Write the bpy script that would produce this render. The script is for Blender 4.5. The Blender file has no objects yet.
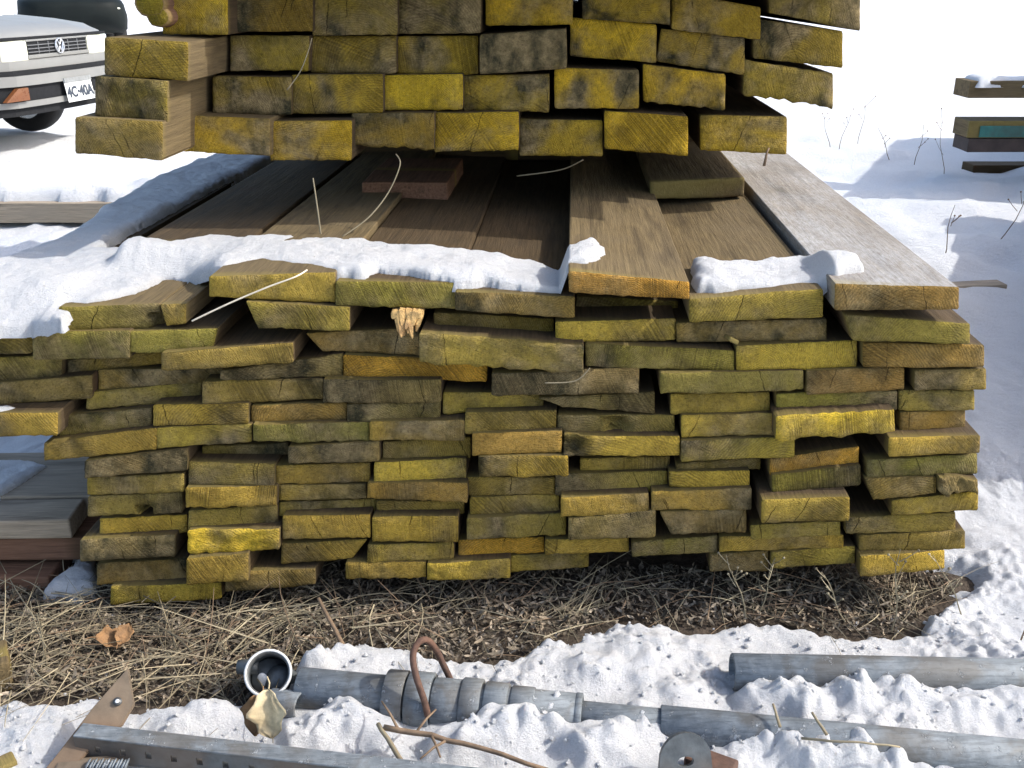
import bpy, bmesh, math, random
import numpy as np
from mathutils import Vector, Matrix, noise
R = math.radians
rng = random.Random(7)
scene = bpy.context.scene
COL = scene.collection

# ---------------------------------------------------------------- camera
CAM_H = 0.95; F = 1000.0; TH = math.atan(0.399)
ST, CT = math.sin(TH), math.cos(TH)
cam = bpy.data.cameras.new('camera'); camo = bpy.data.objects.new('camera', cam); COL.objects.link(camo)
camo.location = (0, 0, CAM_H); camo.rotation_euler = (math.pi/2 - TH, 0, 0)
cam.sensor_width = 36; cam.lens = 36*F/1024; cam.clip_end = 2000; cam.clip_start = 0.02
scene.camera = camo

def ray(x, y):
    u, v = (x-512)/F, (y-384)/F
    return Vector((u, CT - v*ST, -ST - v*CT))
def atY(x, y, Y):
    d = ray(x, y); return Vector((0, 0, CAM_H)) + d*(Y/d.y)
def atZ(x, y, z):
    d = ray(x, y); return Vector((0, 0, CAM_H)) + d*((z-CAM_H)/d.z)

# ---------------------------------------------------------------- object helpers
def link(name, me, mats=(), parent=None):
    o = bpy.data.objects.new(name, me); COL.objects.link(o)
    for m in mats: me.materials.append(m)
    if parent: o.parent = parent
    return o
def obj(name, bm, mats, parent=None, smooth=False):
    me = bpy.data.meshes.new(name); bm.to_mesh(me); bm.free()
    if smooth: me.polygons.foreach_set('use_smooth', [True]*len(me.polygons))
    return link(name, me, mats if isinstance(mats, (list, tuple)) else [mats], parent)
def tag(o, label=None, cat=None, group=None, kind=None):
    if label: o['label'] = label
    if cat: o['category'] = cat
    if group: o['group'] = group
    if kind: o['kind'] = kind
    return o
def thing(name, label, cat, loc=(0, 0, 0), group=None, rotz=0):
    o = bpy.data.objects.new(name, None); COL.objects.link(o)
    o.location = loc; o.rotation_euler = (0, 0, rotz); o.empty_display_size = .05
    bpy.context.view_layer.update()
    return tag(o, label, cat, group)
def add_box(bm, lo, hi, bev=0.0, M=None):
    r = bmesh.ops.create_cube(bm, size=1.0)
    vs = r['verts']
    for v in vs:
        v.co = Vector([lo[i] + (v.co[i]+.5)*(hi[i]-lo[i]) for i in range(3)])
    if bev:
        es = list({e for v in vs for e in v.link_edges})
        rr = bmesh.ops.bevel(bm, geom=es, offset=bev, segments=2, affect='EDGES', profile=.5)
        vs = list({v for f in rr['faces'] for v in f.verts} | {v for v in vs if v.is_valid})
    if M is not None:
        for v in vs: v.co = M @ v.co
    return vs
def add_tube(bm, pts, rads, n=8, cap=True):
    pts = [Vector(p) for p in pts]
    if not isinstance(rads, (list, tuple)): rads = [rads]*len(pts)
    rings = []; prev = None
    for i, p in enumerate(pts):
        t = (pts[min(i+1, len(pts)-1)] - pts[max(i-1, 0)])
        if t.length < 1e-9: t = Vector((0, 0, 1))
        t.normalize()
        if prev is None:
            a = Vector((0, 0, 1)) if abs(t.z) < .9 else Vector((1, 0, 0))
            u = t.cross(a).normalized()
        else:
            u = (prev - t*prev.dot(t)).normalized()
        prev = u; w = t.cross(u)
        rings.append([bm.verts.new(p + (u*math.cos(2*math.pi*k/n) + w*math.sin(2*math.pi*k/n))*rads[i]) for k in range(n)])
    for a, b in zip(rings[:-1], rings[1:]):
        for k in range(n):
            bm.faces.new((a[k], a[(k+1) % n], b[(k+1) % n], b[k]))
    if cap:
        bm.faces.new(rings[0][::-1]); bm.faces.new(rings[-1])
    return rings
def add_pipe(bm, a, b, ro, ri=None, n=32, bev=.0012):
    """hollow cylinder from a to b with open ends"""
    a, b = Vector(a), Vector(b); t = (b-a).normalized(); L = (b-a).length
    u = t.cross(Vector((0, 0, 1))).normalized(); w = t.cross(u)
    if ri is None: ri = ro - .004
    prof = [(0, ri), (0, ro-bev), (bev, ro), (L-bev, ro), (L, ro-bev), (L, ri)]
    rings = [[bm.verts.new(a + t*y + (u*math.cos(2*math.pi*k/n)+w*math.sin(2*math.pi*k/n))*r) for k in range(n)] for y, r in prof]
    for i in range(len(rings)):
        p, q = rings[i], rings[(i+1) % len(rings)]
        for k in range(n): bm.faces.new((p[k], p[(k+1) % n], q[(k+1) % n], q[k]))

# ---------------------------------------------------------------- materials
def new_mat(name):
    m = bpy.data.materials.new(name); m.use_nodes = True
    nt = m.node_tree; b = nt.nodes['Principled BSDF']
    return m, nt, b
class NT:
    def __init__(s, nt): s.nt = nt
    def n(s, t, **kw):
        x = s.nt.nodes.new(t)
        for k, v in kw.items(): setattr(x, k, v)
        return x
    def l(s, a, b): s.nt.links.new(a, b)
    def val(s, sock, v):
        if hasattr(v, 'is_output'): s.l(v, sock)
        else: sock.default_value = v
    def math(s, op, a, b=None, c=None, clamp=False):
        x = s.n('ShaderNodeMath', operation=op); x.use_clamp = clamp
        s.val(x.inputs[0], a)
        if b is not None: s.val(x.inputs[1], b)
        if c is not None: s.val(x.inputs[2], c)
        return x.outputs[0]
    def noise(s, vec, scale, detail=4, rough=.55, dist=0, dim='3D'):
        x = s.n('ShaderNodeTexNoise'); x.noise_dimensions = dim
        if vec is not None: s.l(vec, x.inputs['Vector'])
        x.inputs['Scale'].default_value = scale; x.inputs['Detail'].default_value = detail
        x.inputs['Roughness'].default_value = rough; x.inputs['Distortion'].default_value = dist
        return x.outputs['Fac']
    def ramp(s, fac, pts):
        x = s.n('ShaderNodeValToRGB'); s.l(fac, x.inputs[0])
        el = x.color_ramp.elements
        while len(el) < len(pts): el.new(.5)
        for e, (p, c) in zip(el, pts):
            e.position = p; e.color = (c, c, c, 1) if isinstance(c, (int, float)) else (*c, 1)
        return x.outputs[0]
    def mix(s, f, a, b, blend='MIX'):
        x = s.n('ShaderNodeMix', data_type='RGBA', blend_type=blend)
        s.val(x.inputs[0], f)
        for i, v in ((6, a), (7, b)):
            if hasattr(v, 'is_output'): s.l(v, x.inputs[i])
            else: x.inputs[i].default_value = (*v, 1)
        return x.outputs[2]
    def vmul(s, vec, v):
        x = s.n('ShaderNodeVectorMath', operation='MULTIPLY'); s.l(vec, x.inputs[0]); x.inputs[1].default_value = v
        return x.outputs[0]
    def vadd(s, a, b):
        x = s.n('ShaderNodeVectorMath', operation='ADD'); s.l(a, x.inputs[0]); s.l(b, x.inputs[1])
        return x.outputs[0]
    def bump(s, h, dist, strength=1.0, nrm=None):
        x = s.n('ShaderNodeBump'); s.l(h, x.inputs['Height']); x.inputs['Distance'].default_value = dist
        x.inputs['Strength'].default_value = strength
        if nrm is not None: s.l(nrm, x.inputs['Normal'])
        return x.outputs[0]

def obj_coords(T):
    """object coordinates shifted by a per-object random offset"""
    tc = T.n('ShaderNodeTexCoord'); oi = T.n('ShaderNodeObjectInfo')
    cb = T.n('ShaderNodeCombineXYZ')
    for i, k in enumerate((37.0, 91.0, 53.0)): T.l(T.math('MULTIPLY', oi.outputs['Random'], k), cb.inputs[i])
    return tc.outputs['Object'], T.vadd(tc.outputs['Object'], cb.outputs[0]), oi

def end_grain(name, upper):
    """sawn board ends sprayed with yellow marking paint: object colour = paint tint, alpha = how much is bare"""
    m, nt, b = new_mat(name); T = NT(nt)
    p, q, oi = obj_coords(T)
    rnd = oi.outputs['Random']
    # growth rings round a random heart below or above the board
    sx = T.n('ShaderNodeSeparateXYZ'); T.l(p, sx.inputs[0])
    r2 = T.math('FRACT', T.math('MULTIPLY', rnd, 17.31)); r3 = T.math('FRACT', T.math('MULTIPLY', rnd, 71.7)); r4 = T.math('FRACT', T.math('MULTIPLY', rnd, 139.3))
    cx = T.math('MULTIPLY_ADD', r2, .22, -.11)
    cz = T.math('MULTIPLY_ADD', r3, .12, -.15)
    wob = T.math('MULTIPLY_ADD', T.noise(q, 14, 3), .03, -.015)
    dx = T.math('SUBTRACT', sx.outputs[0], cx); dz = T.math('SUBTRACT', sx.outputs[2], cz)
    rad = T.math('ADD', T.math('SQRT', T.math('ADD', T.math('MULTIPLY', dx, dx), T.math('MULTIPLY', dz, dz))), wob)
    rings = T.math('SINE', T.math('MULTIPLY', rad, T.math('MULTIPLY_ADD', r4, 1300, 1300)))
    rings = T.math('MULTIPLY_ADD', rings, .5, .5)
    rfade = T.ramp(T.noise(q, 20, 3), [(.3, .15), (.52, 1)])
    rings = T.math('MULTIPLY', rings, rfade)
    # saw marks, slanted, patchy
    ang = T.math('MULTIPLY_ADD', r4, 1.5, .25)
    sw = T.math('ADD', T.math('MULTIPLY', sx.outputs[0], T.math('SINE', ang)), T.math('MULTIPLY', sx.outputs[2], T.math('COSINE', ang)))
    swn = T.math('ADD', sw, T.math('MULTIPLY', rnd, 9))
    sn = T.n('ShaderNodeTexNoise'); sn.noise_dimensions = '1D'; sn.inputs['Scale'].default_value = 330; sn.inputs['Detail'].default_value = 3; sn.inputs['Roughness'].default_value = .7
    T.l(swn, sn.inputs['W']); saw = sn.outputs['Fac']
    sawm = T.ramp(T.noise(q, 11, 2), [(.4, .15), (.6, 1)])
    saw = T.math('MULTIPLY', saw, sawm)
    fine = T.noise(q, 520, 6, .8)
    mid = T.noise(q, 95, 6, .72)
    blot = T.noise(T.vmul(q, (1, 1, 1.5)), 42, 5, .68, .4)
    big = T.noise(q, 16 if not upper else 15, 5, .6, .7)
    big2 = T.noise(T.vmul(q, (1, 1, .6)), 26, 4, .6)
    col = oi.outputs['Color']
    k1 = T.math('FRACT', T.math('MULTIPLY', rnd, 523.3)); k2 = T.math('FRACT', T.math('MULTIPLY', rnd, 877.9))
    ringw = T.ramp(k1, [(.45, .08), (.6, .58)])
    saww = T.ramp(k2, [(.4, .15), (.6, .95)])
    bare = T.mix(T.ramp(blot, [(.32, 0), (.7, 1)]), (.17, .13, .066), (.44, .34, .175))
    dk = T.mix(big2, (.028, .03, .02), (.085, .08, .045))
    pd = T.mix(.36, col, (.10, .075, .022))
    pm = T.mix(.22, col, (.14, .105, .03))
    paint = T.mix(T.ramp(mid, [(.36, 0), (.60, 1)]), pd, T.mix(T.ramp(blot, [(.36, 0), (.62, 1)]), pm, col))
    # soft-edged spray: a broad slanted gradient plus noise
    sl_ = T.math('ADD', T.math('MULTIPLY', sx.outputs[0], T.math('MULTIPLY_ADD', k1, 10.0, -5.0)), T.math('MULTIPLY', sx.outputs[2], T.math('MULTIPLY_ADD', k2, 14.0, -5.0)))
    amt = T.math('ADD', T.math('ADD', T.math('MULTIPLY', T.noise(q, 9 if not upper else 11, 3, .5, .5), 1.15), T.math('MULTIPLY_ADD', mid, .16, -.16)), T.math('MULTIPLY', sl_, .28))
    al = oi.outputs['Alpha']
    cover = T.math('MULTIPLY_ADD', T.math('SUBTRACT', amt, T.math('MULTIPLY_ADD', al, .50, .27)), 3.6 if upper else 3.0, .5, clamp=True)
    c = T.mix(cover, T.mix(T.ramp(big2, [(.36, 0), (.56, 1)]), dk, bare), paint)
    c = T.mix(T.math('MULTIPLY', rings, ringw), c, T.mix(.62, c, (.05, .036, .012)))
    c = T.mix(T.math('MULTIPLY', T.ramp(saw, [(.28, 0), (.58, 1)]), saww), c, T.mix(.55, c, (.04, .03, .012)))
    grit = T.noise(q, 210, 5, .72)
    c = T.mix(T.math('MULTIPLY', T.ramp(grit, [(.30, 1), (.47, 0)]), .7), c, T.mix(.72, c, (.03, .022, .01)))
    c = T.mix(T.math('MULTIPLY', T.ramp(grit, [(.55, 0), (.70, 1)]), .45), c, T.mix(.45, c, (.55, .45, .22)))
    sp = T.ramp(fine, [(.36, 1), (.5, 0)])
    c = T.mix(T.math('MULTIPLY', sp, .45), c, (.035, .026, .012))
    fl = T.ramp(T.noise(T.vmul(q, (1, 1, 2.2)), 230, 4, .7), [(.60, 0), (.74, 1)])
    c = T.mix(T.math('MULTIPLY', fl, .5), c, T.mix(.5, col, (.48, .38, .2)))
    # check cracks: now and then a near-vertical dark split
    cn = T.math('MULTIPLY_ADD', T.noise(q, 60, 3), .009, -.0045)
    cx2 = T.math('ADD', T.math('ADD', sx.outputs[0], cn), T.math('MULTIPLY', sx.outputs[2], T.math('MULTIPLY_ADD', r3, 1.0, -.5)))
    d1 = T.math('ABSOLUTE', T.math('SUBTRACT', cx2, T.math('MULTIPLY_ADD', r4, .2, -.1)))
    d2 = T.math('ABSOLUTE', T.math('SUBTRACT', cx2, T.math('MULTIPLY_ADD', r2, .5, -.25)))
    dmin = T.math('MINIMUM', d1, d2)
    ck = T.math('SUBTRACT', 1.0, T.math('MULTIPLY', dmin, 1100), clamp=True)
    ck = T.math('MULTIPLY', ck, T.ramp(T.noise(q, 34, 2), [(.40, 0), (.54, 1)]))
    ck = T.math('MULTIPLY', ck, T.ramp(T.math('FRACT', T.math('MULTIPLY', rnd, 311.7)), [(.42, 0), (.44, 1)]))
    c = T.mix(T.math('MULTIPLY', ck, .9), c, (.012, .009, .005))
    T.l(c, b.inputs['Base Color'])
    b.inputs['Roughness'].default_value = .95
    b.inputs['Specular IOR Level'].default_value = .1
    h = T.math('ADD', T.math('MULTIPLY', grit, .8), T.math('ADD', T.math('MULTIPLY', mid, .8), T.math('ADD', T.math('MULTIPLY', saw, .8), T.math('MULTIPLY', rings, .12))))
    h = T.math('SUBTRACT', h, T.math('MULTIPLY', ck, 1.3))
    T.l(T.bump(h, .010), b.inputs['Normal'])
    return m

def side_wood(name, c0, c1, c2, frost=0.0, rough=.85):
    m, nt, b = new_mat(name); T = NT(nt)
    p, q, oi = obj_coords(T)
    st = T.vmul(q, (1, .045, 1))
    g = T.noise(st, 210, 6, .7, .35)
    g2 = T.noise(T.vmul(q, (1, .12, 1)), 34, 4, .6)
    bl = T.noise(q, 5.5, 5, .6)
    c = T.mix(T.ramp(g, [(.3, 0), (.68, 1)]), c0, c1)
    c = T.mix(T.ramp(bl, [(.38, 0), (.66, 1)]), c, T.mix(.6, c, c2))
    c = T.mix(T.ramp(g2, [(.3, .75), (.48, 0)]), c, T.mix(.7, c, (.03, .022, .015)))
    # knots
    vo = T.n('ShaderNodeTexVoronoi'); vo.inputs['Scale'].default_value = 5.2; T.l(T.vmul(q, (1, .55, .2)), vo.inputs['Vector'])
    kn = T.ramp(vo.outputs['Distance'], [(.06, 1), (.11, 0)])
    c = T.mix(T.math('MULTIPLY', kn, .85), c, (.075, .045, .025))
    sep = T.n('ShaderNodeSeparateXYZ'); T.l(p, sep.inputs[0])
    # overspray near the sawn end
    ov = T.math('MULTIPLY', T.math('GREATER_THAN', sep.outputs[1], -.015), 1.0)
    ov2 = T.ramp(T.math('ADD', sep.outputs[1], T.math('MULTIPLY', T.noise(q, 60, 3), .02)), [(.008, .55), (.03, 0)])
    c = T.mix(T.math('MULTIPLY', ov, ov2), c, (.24, .19, .05))
    if frost:
        fz = T.math('MULTIPLY', T.ramp(T.noise(T.vmul(q, (1, .4, 1)), 9, 6, .6), [(.34, 0.25), (.62, 1)]), T.ramp(T.noise(T.vmul(q, (1, .3, 1)), 160, 4, .7), [(.25, .15), (.6, 1)]))
        c = T.mix(T.math('MULTIPLY', T.math('MULTIPLY', fz, frost), T.math('SUBTRACT', 1.0, T.math('MULTIPLY', kn, .8))), c, (.50, .52, .54))
    T.l(c, b.inputs['Base Color']); b.inputs['Roughness'].default_value = rough; b.inputs['Specular IOR Level'].default_value = .2
    T.l(T.bump(T.math('ADD', g, T.math('MULTIPLY', g2, .6)), .0018), b.inputs['Normal'])
    return m

def plain(name, col, rough=.5, metal=0.0, var=.25, scale=30, bump=.0006, dirt=None, dirt_amt=.5, spec=.5):
    m, nt, b = new_mat(name); T = NT(nt)
    tc = T.n('ShaderNodeTexCoord').outputs['Object']
    n1 = T.noise(tc, scale, 6, .65); n2 = T.noise(tc, scale*.23, 3)
    c = T.mix(T.ramp(n1, [(.3, 0), (.7, 1)]), tuple(x*(1-var) for x in col), tuple(min(1, x*(1+var)) for x in col))
    if dirt: c = T.mix(T.math('MULTIPLY', T.ramp(n2, [(.45, 0), (.62, 1)]), dirt_amt), c, dirt)
    T.l(c, b.inputs['Base Color']); b.inputs['Metallic'].default_value = metal
    T.l(T.math('MULTIPLY_ADD', n1, .3, rough-.15, clamp=True), b.inputs['Roughness'])
    b.inputs['Specular IOR Level'].default_value = spec
    if bump: T.l(T.bump(n1, bump), b.inputs['Normal'])
    return m

def snow_mat(name, scale=1.0, cc=((.74, .755, .775), (.82, .83, .84))):
    m, nt, b = new_mat(name); T = NT(nt)
    tc = T.n('ShaderNodeTexCoord').outputs['Object']
    n1 = T.noise(tc, 330*scale, 7, .8); n2 = T.noise(tc, 45*scale, 5, .6)
    dirt = T.ramp(T.noise(tc, 90*scale, 3, .6), [(.69, 0), (.74, 1)])
    c = T.mix(T.math('MULTIPLY', dirt, .35), T.mix(T.ramp(n1, [(.3, 0), (.66, 1)]), tuple(x*.86 for x in cc[0]), cc[1]), (.3, .25, .18))
    T.l(c, b.inputs['Base Color']); b.inputs['Roughness'].default_value = .75
    b.inputs['Specular IOR Level'].default_value = .25
    b.inputs['Subsurface Weight'].default_value = .2
    b.inputs['Subsurface Radius'].default_value = (1, .9, .8)
    b.inputs['Subsurface Scale'].default_value = .006
    T.l(T.bump(T.math('ADD', n1, T.math('MULTIPLY', n2, 1.3)), .009), b.inputs['Normal'])
    return m

M_END = end_grain('lower_end_grain', False)
M_ENDU = end_grain('upper_end_grain', True)
M_SIDE = side_wood('weathered_wood', (.038, .025, .012), (.11, .074, .037), (.075, .056, .035))
M_SIDE_TAN = side_wood('tan_wood', (.078, .056, .028), (.195, .143, .07), (.13, .10, .06))
M_FROST = side_wood('frosted_wood', (.10, .08, .06), (.24, .20, .15), (.2, .185, .165), frost=.5)
M_GREYW = side_wood('grey_wood', (.20, .165, .12), (.42, .345, .255), (.29, .245, .19))
M_REDW = side_wood('red_brown_wood', (.10, .052, .032), (.25, .135, .085), (.16, .09, .06))
M_SNOW = snow_mat('snow')
M_SNOW_BRIGHT = snow_mat('brightened_snow', 1.3, ((.76, .775, .795), (.84, .85, .86)))  # paler copy of the snow, colour raised to brighten the shaded bank
M_SOIL = plain('soil', (.088, .07, .054), .95, var=.5, scale=60, bump=.01, dirt=(.03, .024, .018), spec=.1)
M_STRAW = plain('dry_straw', (.33, .285, .19), .8, var=.4, scale=12, bump=0, dirt=(.2, .15, .09), spec=.2)
M_LITTER = plain('leaf_litter', (.165, .138, .105), .9, var=.6, scale=50, bump=0, dirt=(.28, .22, .15), dirt_amt=.6, spec=.15)
M_TWIG = plain('twig_bark', (.17, .115, .07), .85, var=.4, scale=60, bump=.001)
def galv(name, c0, c1, frost):
    m, nt, b = new_mat(name); T = NT(nt); tc = T.n('ShaderNodeTexCoord').outputs['Object']
    n1 = T.noise(tc, 38, 6, .7); n2 = T.noise(tc, 11, 4, .6, .5); n3 = T.noise(T.vmul(tc, (.12, 1, 1)), 190, 4, .7)
    c = T.mix(T.ramp(n1, [(.32, 0), (.68, 1)]), c0, c1)
    c = T.mix(T.math('MULTIPLY', T.ramp(n3, [(.4, 1), (.52, 0)]), .45), c, tuple(x*.45 for x in c0))
    c = T.mix(T.math('MULTIPLY', T.ramp(n2, [(.52, 0), (.62, 1)]), .55), c, (.10, .085, .065))
    fr = T.ramp(T.noise(tc, 62, 6, .75), [(.60, 0), (.66, 1)])
    c = T.mix(T.math('MULTIPLY', fr, frost), c, (.62, .66, .7))
    T.l(c, b.inputs['Base Color']); b.inputs['Metallic'].default_value = .15; b.inputs['Specular IOR Level'].default_value = .35
    T.l(T.math('MULTIPLY_ADD', n1, .5, .42, clamp=True), b.inputs['Roughness'])
    T.l(T.bump(T.math('ADD', n1, fr), .0012), b.inputs['Normal'])
    return m
M_GALV = galv('galvanised_steel', (.12, .138, .152), (.225, .252, .272), .5)
M_DKST = plain('dark_steel', (.09, .1, .105), .5, metal=.4, var=.4, scale=40, bump=.0008, dirt=(.13, .09, .06))
M_RUST = plain('rusty_steel', (.10, .052, .034), .8, metal=.1, var=.5, scale=70, bump=.0015, dirt=(.08, .05, .04))
M_TANMET = plain('tan_rusted_plate', (.155, .118, .08), .8, var=.35, scale=25, bump=.0012, dirt=(.17, .10, .055))
def island_var(m, amt, lo=.45, hi=1.7):
    T = NT(m.node_tree); b = m.node_tree.nodes['Principled BSDF']
    lk = b.inputs['Base Color'].links[0].from_socket
    g = T.n('ShaderNodeNewGeometry').outputs['Random Per Island']
    v = T.ramp(g, [(0, lo), (.55, .9), (1, hi)])
    T.l(T.mix(amt, lk, v, 'MULTIPLY'), b.inputs['Base Color'])
island_var(M_STRAW, 1.0, .4, 1.25); island_var(M_LITTER, 1.0, .35, 2.0)
M_LEAF = plain('dead_leaf', (.50, .41, .25), .8, var=.35, scale=60, bump=.001, dirt=(.25, .16, .07))
M_BLEAF = plain('brown_leaf', (.22, .12, .05), .8, var=.4, scale=50, bump=.001)
M_TEAL = plain('teal_paint', (.03, .16, .14), .6, var=.25, scale=30, dirt=(.05, .06, .05))
M_WHITEIN = plain('white_lining', (.75, .76, .76), .6, var=.06, scale=40)

# ---------------------------------------------------------------- boards
PSI = math.atan(.062*CT)                      # the lower stack runs slightly to the right of the view
AX = Vector((math.sin(PSI), math.cos(PSI), 0)); PX = Vector((math.cos(PSI), -math.sin(PSI), 0))
def to_local(p, o):
    d = p - o; return Vector((d.dot(PX), d.dot(AX), d.z))
def board(name, TL, TR, BR, BL, L, mats, seed, rough=.0014, rag=.0012, nx=22, nz=8, round_=.12, parent=None, bite=None):
    """a plank whose sawn end is the quad TL TR BR BL (world), running L metres back along the stack axis"""
    o = (TL+TR+BR+BL)/4
    q = [to_local(v, o) for v in (TL, TR, BR, BL)]
    ys = sum(v.y for v in q)/4
    a = [0, .012] + [i/(nx-2) for i in range(1, nx-2)] + [.988, 1]
    b = [0, .06] + [i/(nz-2) for i in range(1, nz-2)] + [.94, 1]
    off = Vector((seed*1.37, seed*.61, seed*2.3))
    bm = bmesh.new(); G = []
    for j, bb in enumerate(b):
        row = []
        for i, aa in enumerate(a):
            top = q[0].lerp(q[1], aa); bot = q[3].lerp(q[2], aa)
            p = bot.lerp(top, bb)
            edge = i in (0, len(a)-1) or j in (0, len(b)-1)
            corner = i in (0, len(a)-1) and j in (0, len(b)-1)
            if corner: p = p.lerp(Vector((0, 0, 0)), round_*.12)
            n1 = noise.noise(Vector((p.x*28, p.z*28, 0)) + off); n2 = noise.noise(Vector((p.x*110, p.z*110, 3)) + off)
            n3 = noise.noise(Vector((p.x*8, p.z*8, 9))+off)
            y = n3*.0025 + n1*rough*1.1 + n2*rough*1.1
            if edge:
                y += .0022 + abs(n1)*.0016
                if j == 0: p.z += n2*rag*1.3 + n1*rag*.6 - .0004
                elif j == len(b)-1: p.z += n1*rag*.35 + n2*rag*.35
                else: p.x += n1*rag*.7
            elif j in (1, len(b)-2) or i in (1, len(a)-2): y += .0008
            if bite:                                        # a broken-out pocket: (a0, a1, b0, b1, depth)
                for (a0, a1, b0, b1, dep) in bite:
                    if a0 <= aa+n2*.02 <= a1 and b0 <= bb <= b1: y += dep*(1+n2)
            row.append(bm.verts.new((p.x, p.y - 0*ys + y, p.z)))
        G.append(row)
    for j in range(len(b)-1):
        for i in range(len(a)-1):
            f = bm.faces.new((G[j][i], G[j][i+1], G[j+1][i+1], G[j+1][i])); f.material_index = 0; f.smooth = True
    per = [G[0][i] for i in range(len(a))] + [G[j][-1] for j in range(1, len(b))] + \
          [G[-1][i] for i in range(len(a)-2, -1, -1)] + [G[j][0] for j in range(len(b)-2, 0, -1)]
    sk = noise.noise(off*1.7)*.10 + .05
    for row in G:
        for v in row: v.co.y += sk*v.co.x
    prev = per
    bow = noise.noise(off)*.004
    for yy, s in ((.02, 1), (.12, 1), (L*.5, 1), (L, 1)):
        ring = [bm.verts.new((v.co.x, yy + (v.co.y if yy < .05 else 0), v.co.z + (bow*math.sin(math.pi*yy/L)))) for v in per]
        for k in range(len(per)):
            f = bm.faces.new((prev[(k+1) % len(per)], prev[k], ring[k], ring[(k+1) % len(per)])); f.material_index = 1; f.smooth = False
        prev = ring
    f = bm.faces.new(prev[::-1]); f.material_index = 1
    bmesh.ops.recalc_face_normals(bm, faces=bm.faces[:])
    ob = obj(name, bm, mats)
    ob.matrix_world = Matrix(((PX.x, AX.x, 0, o.x), (PX.y, AX.y, 0, o.y), (0, 0, 1, o.z), (0, 0, 0, 1)))
    for e in ob.data.edges: pass
    return ob

TINT = {  # paint colour, bare share, words
    'y':  ((.34, .262, .052), .30, 'yellow'),
    'Y':  ((.46, .345, .045), .18, 'bright yellow'),
    'o':  ((.25, .205, .048), .42, 'olive yellow'),
    'k':  ((.21, .175, .05), .62, 'dark mottled'),
    'g':  ((.25, .20, .08), .85, 'grey weathered'),
    'G':  ((.19, .18, .045), .38, 'mossy green'),
    'O':  ((.40, .235, .04), .18, 'orange yellow'),
    'b':  ((.26, .185, .05), .5, 'brownish yellow'),
    'd':  ((.15, .125, .03), .55, 'shaded dark olive'),  # darkened olive: the shade on set-back planks is put into the tint
}
REG = {'A1': (0, 260), 'A2': (200, 260), 'A3': (400, 260), 'A4': (580, 260), 'A5': (784, 260),
       'B1': (0, 430), 'B2': (180, 430), 'B3': (360, 430), 'B4': (540, 430), 'B5': (740, 430)}
SC = 1024/240
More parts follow.
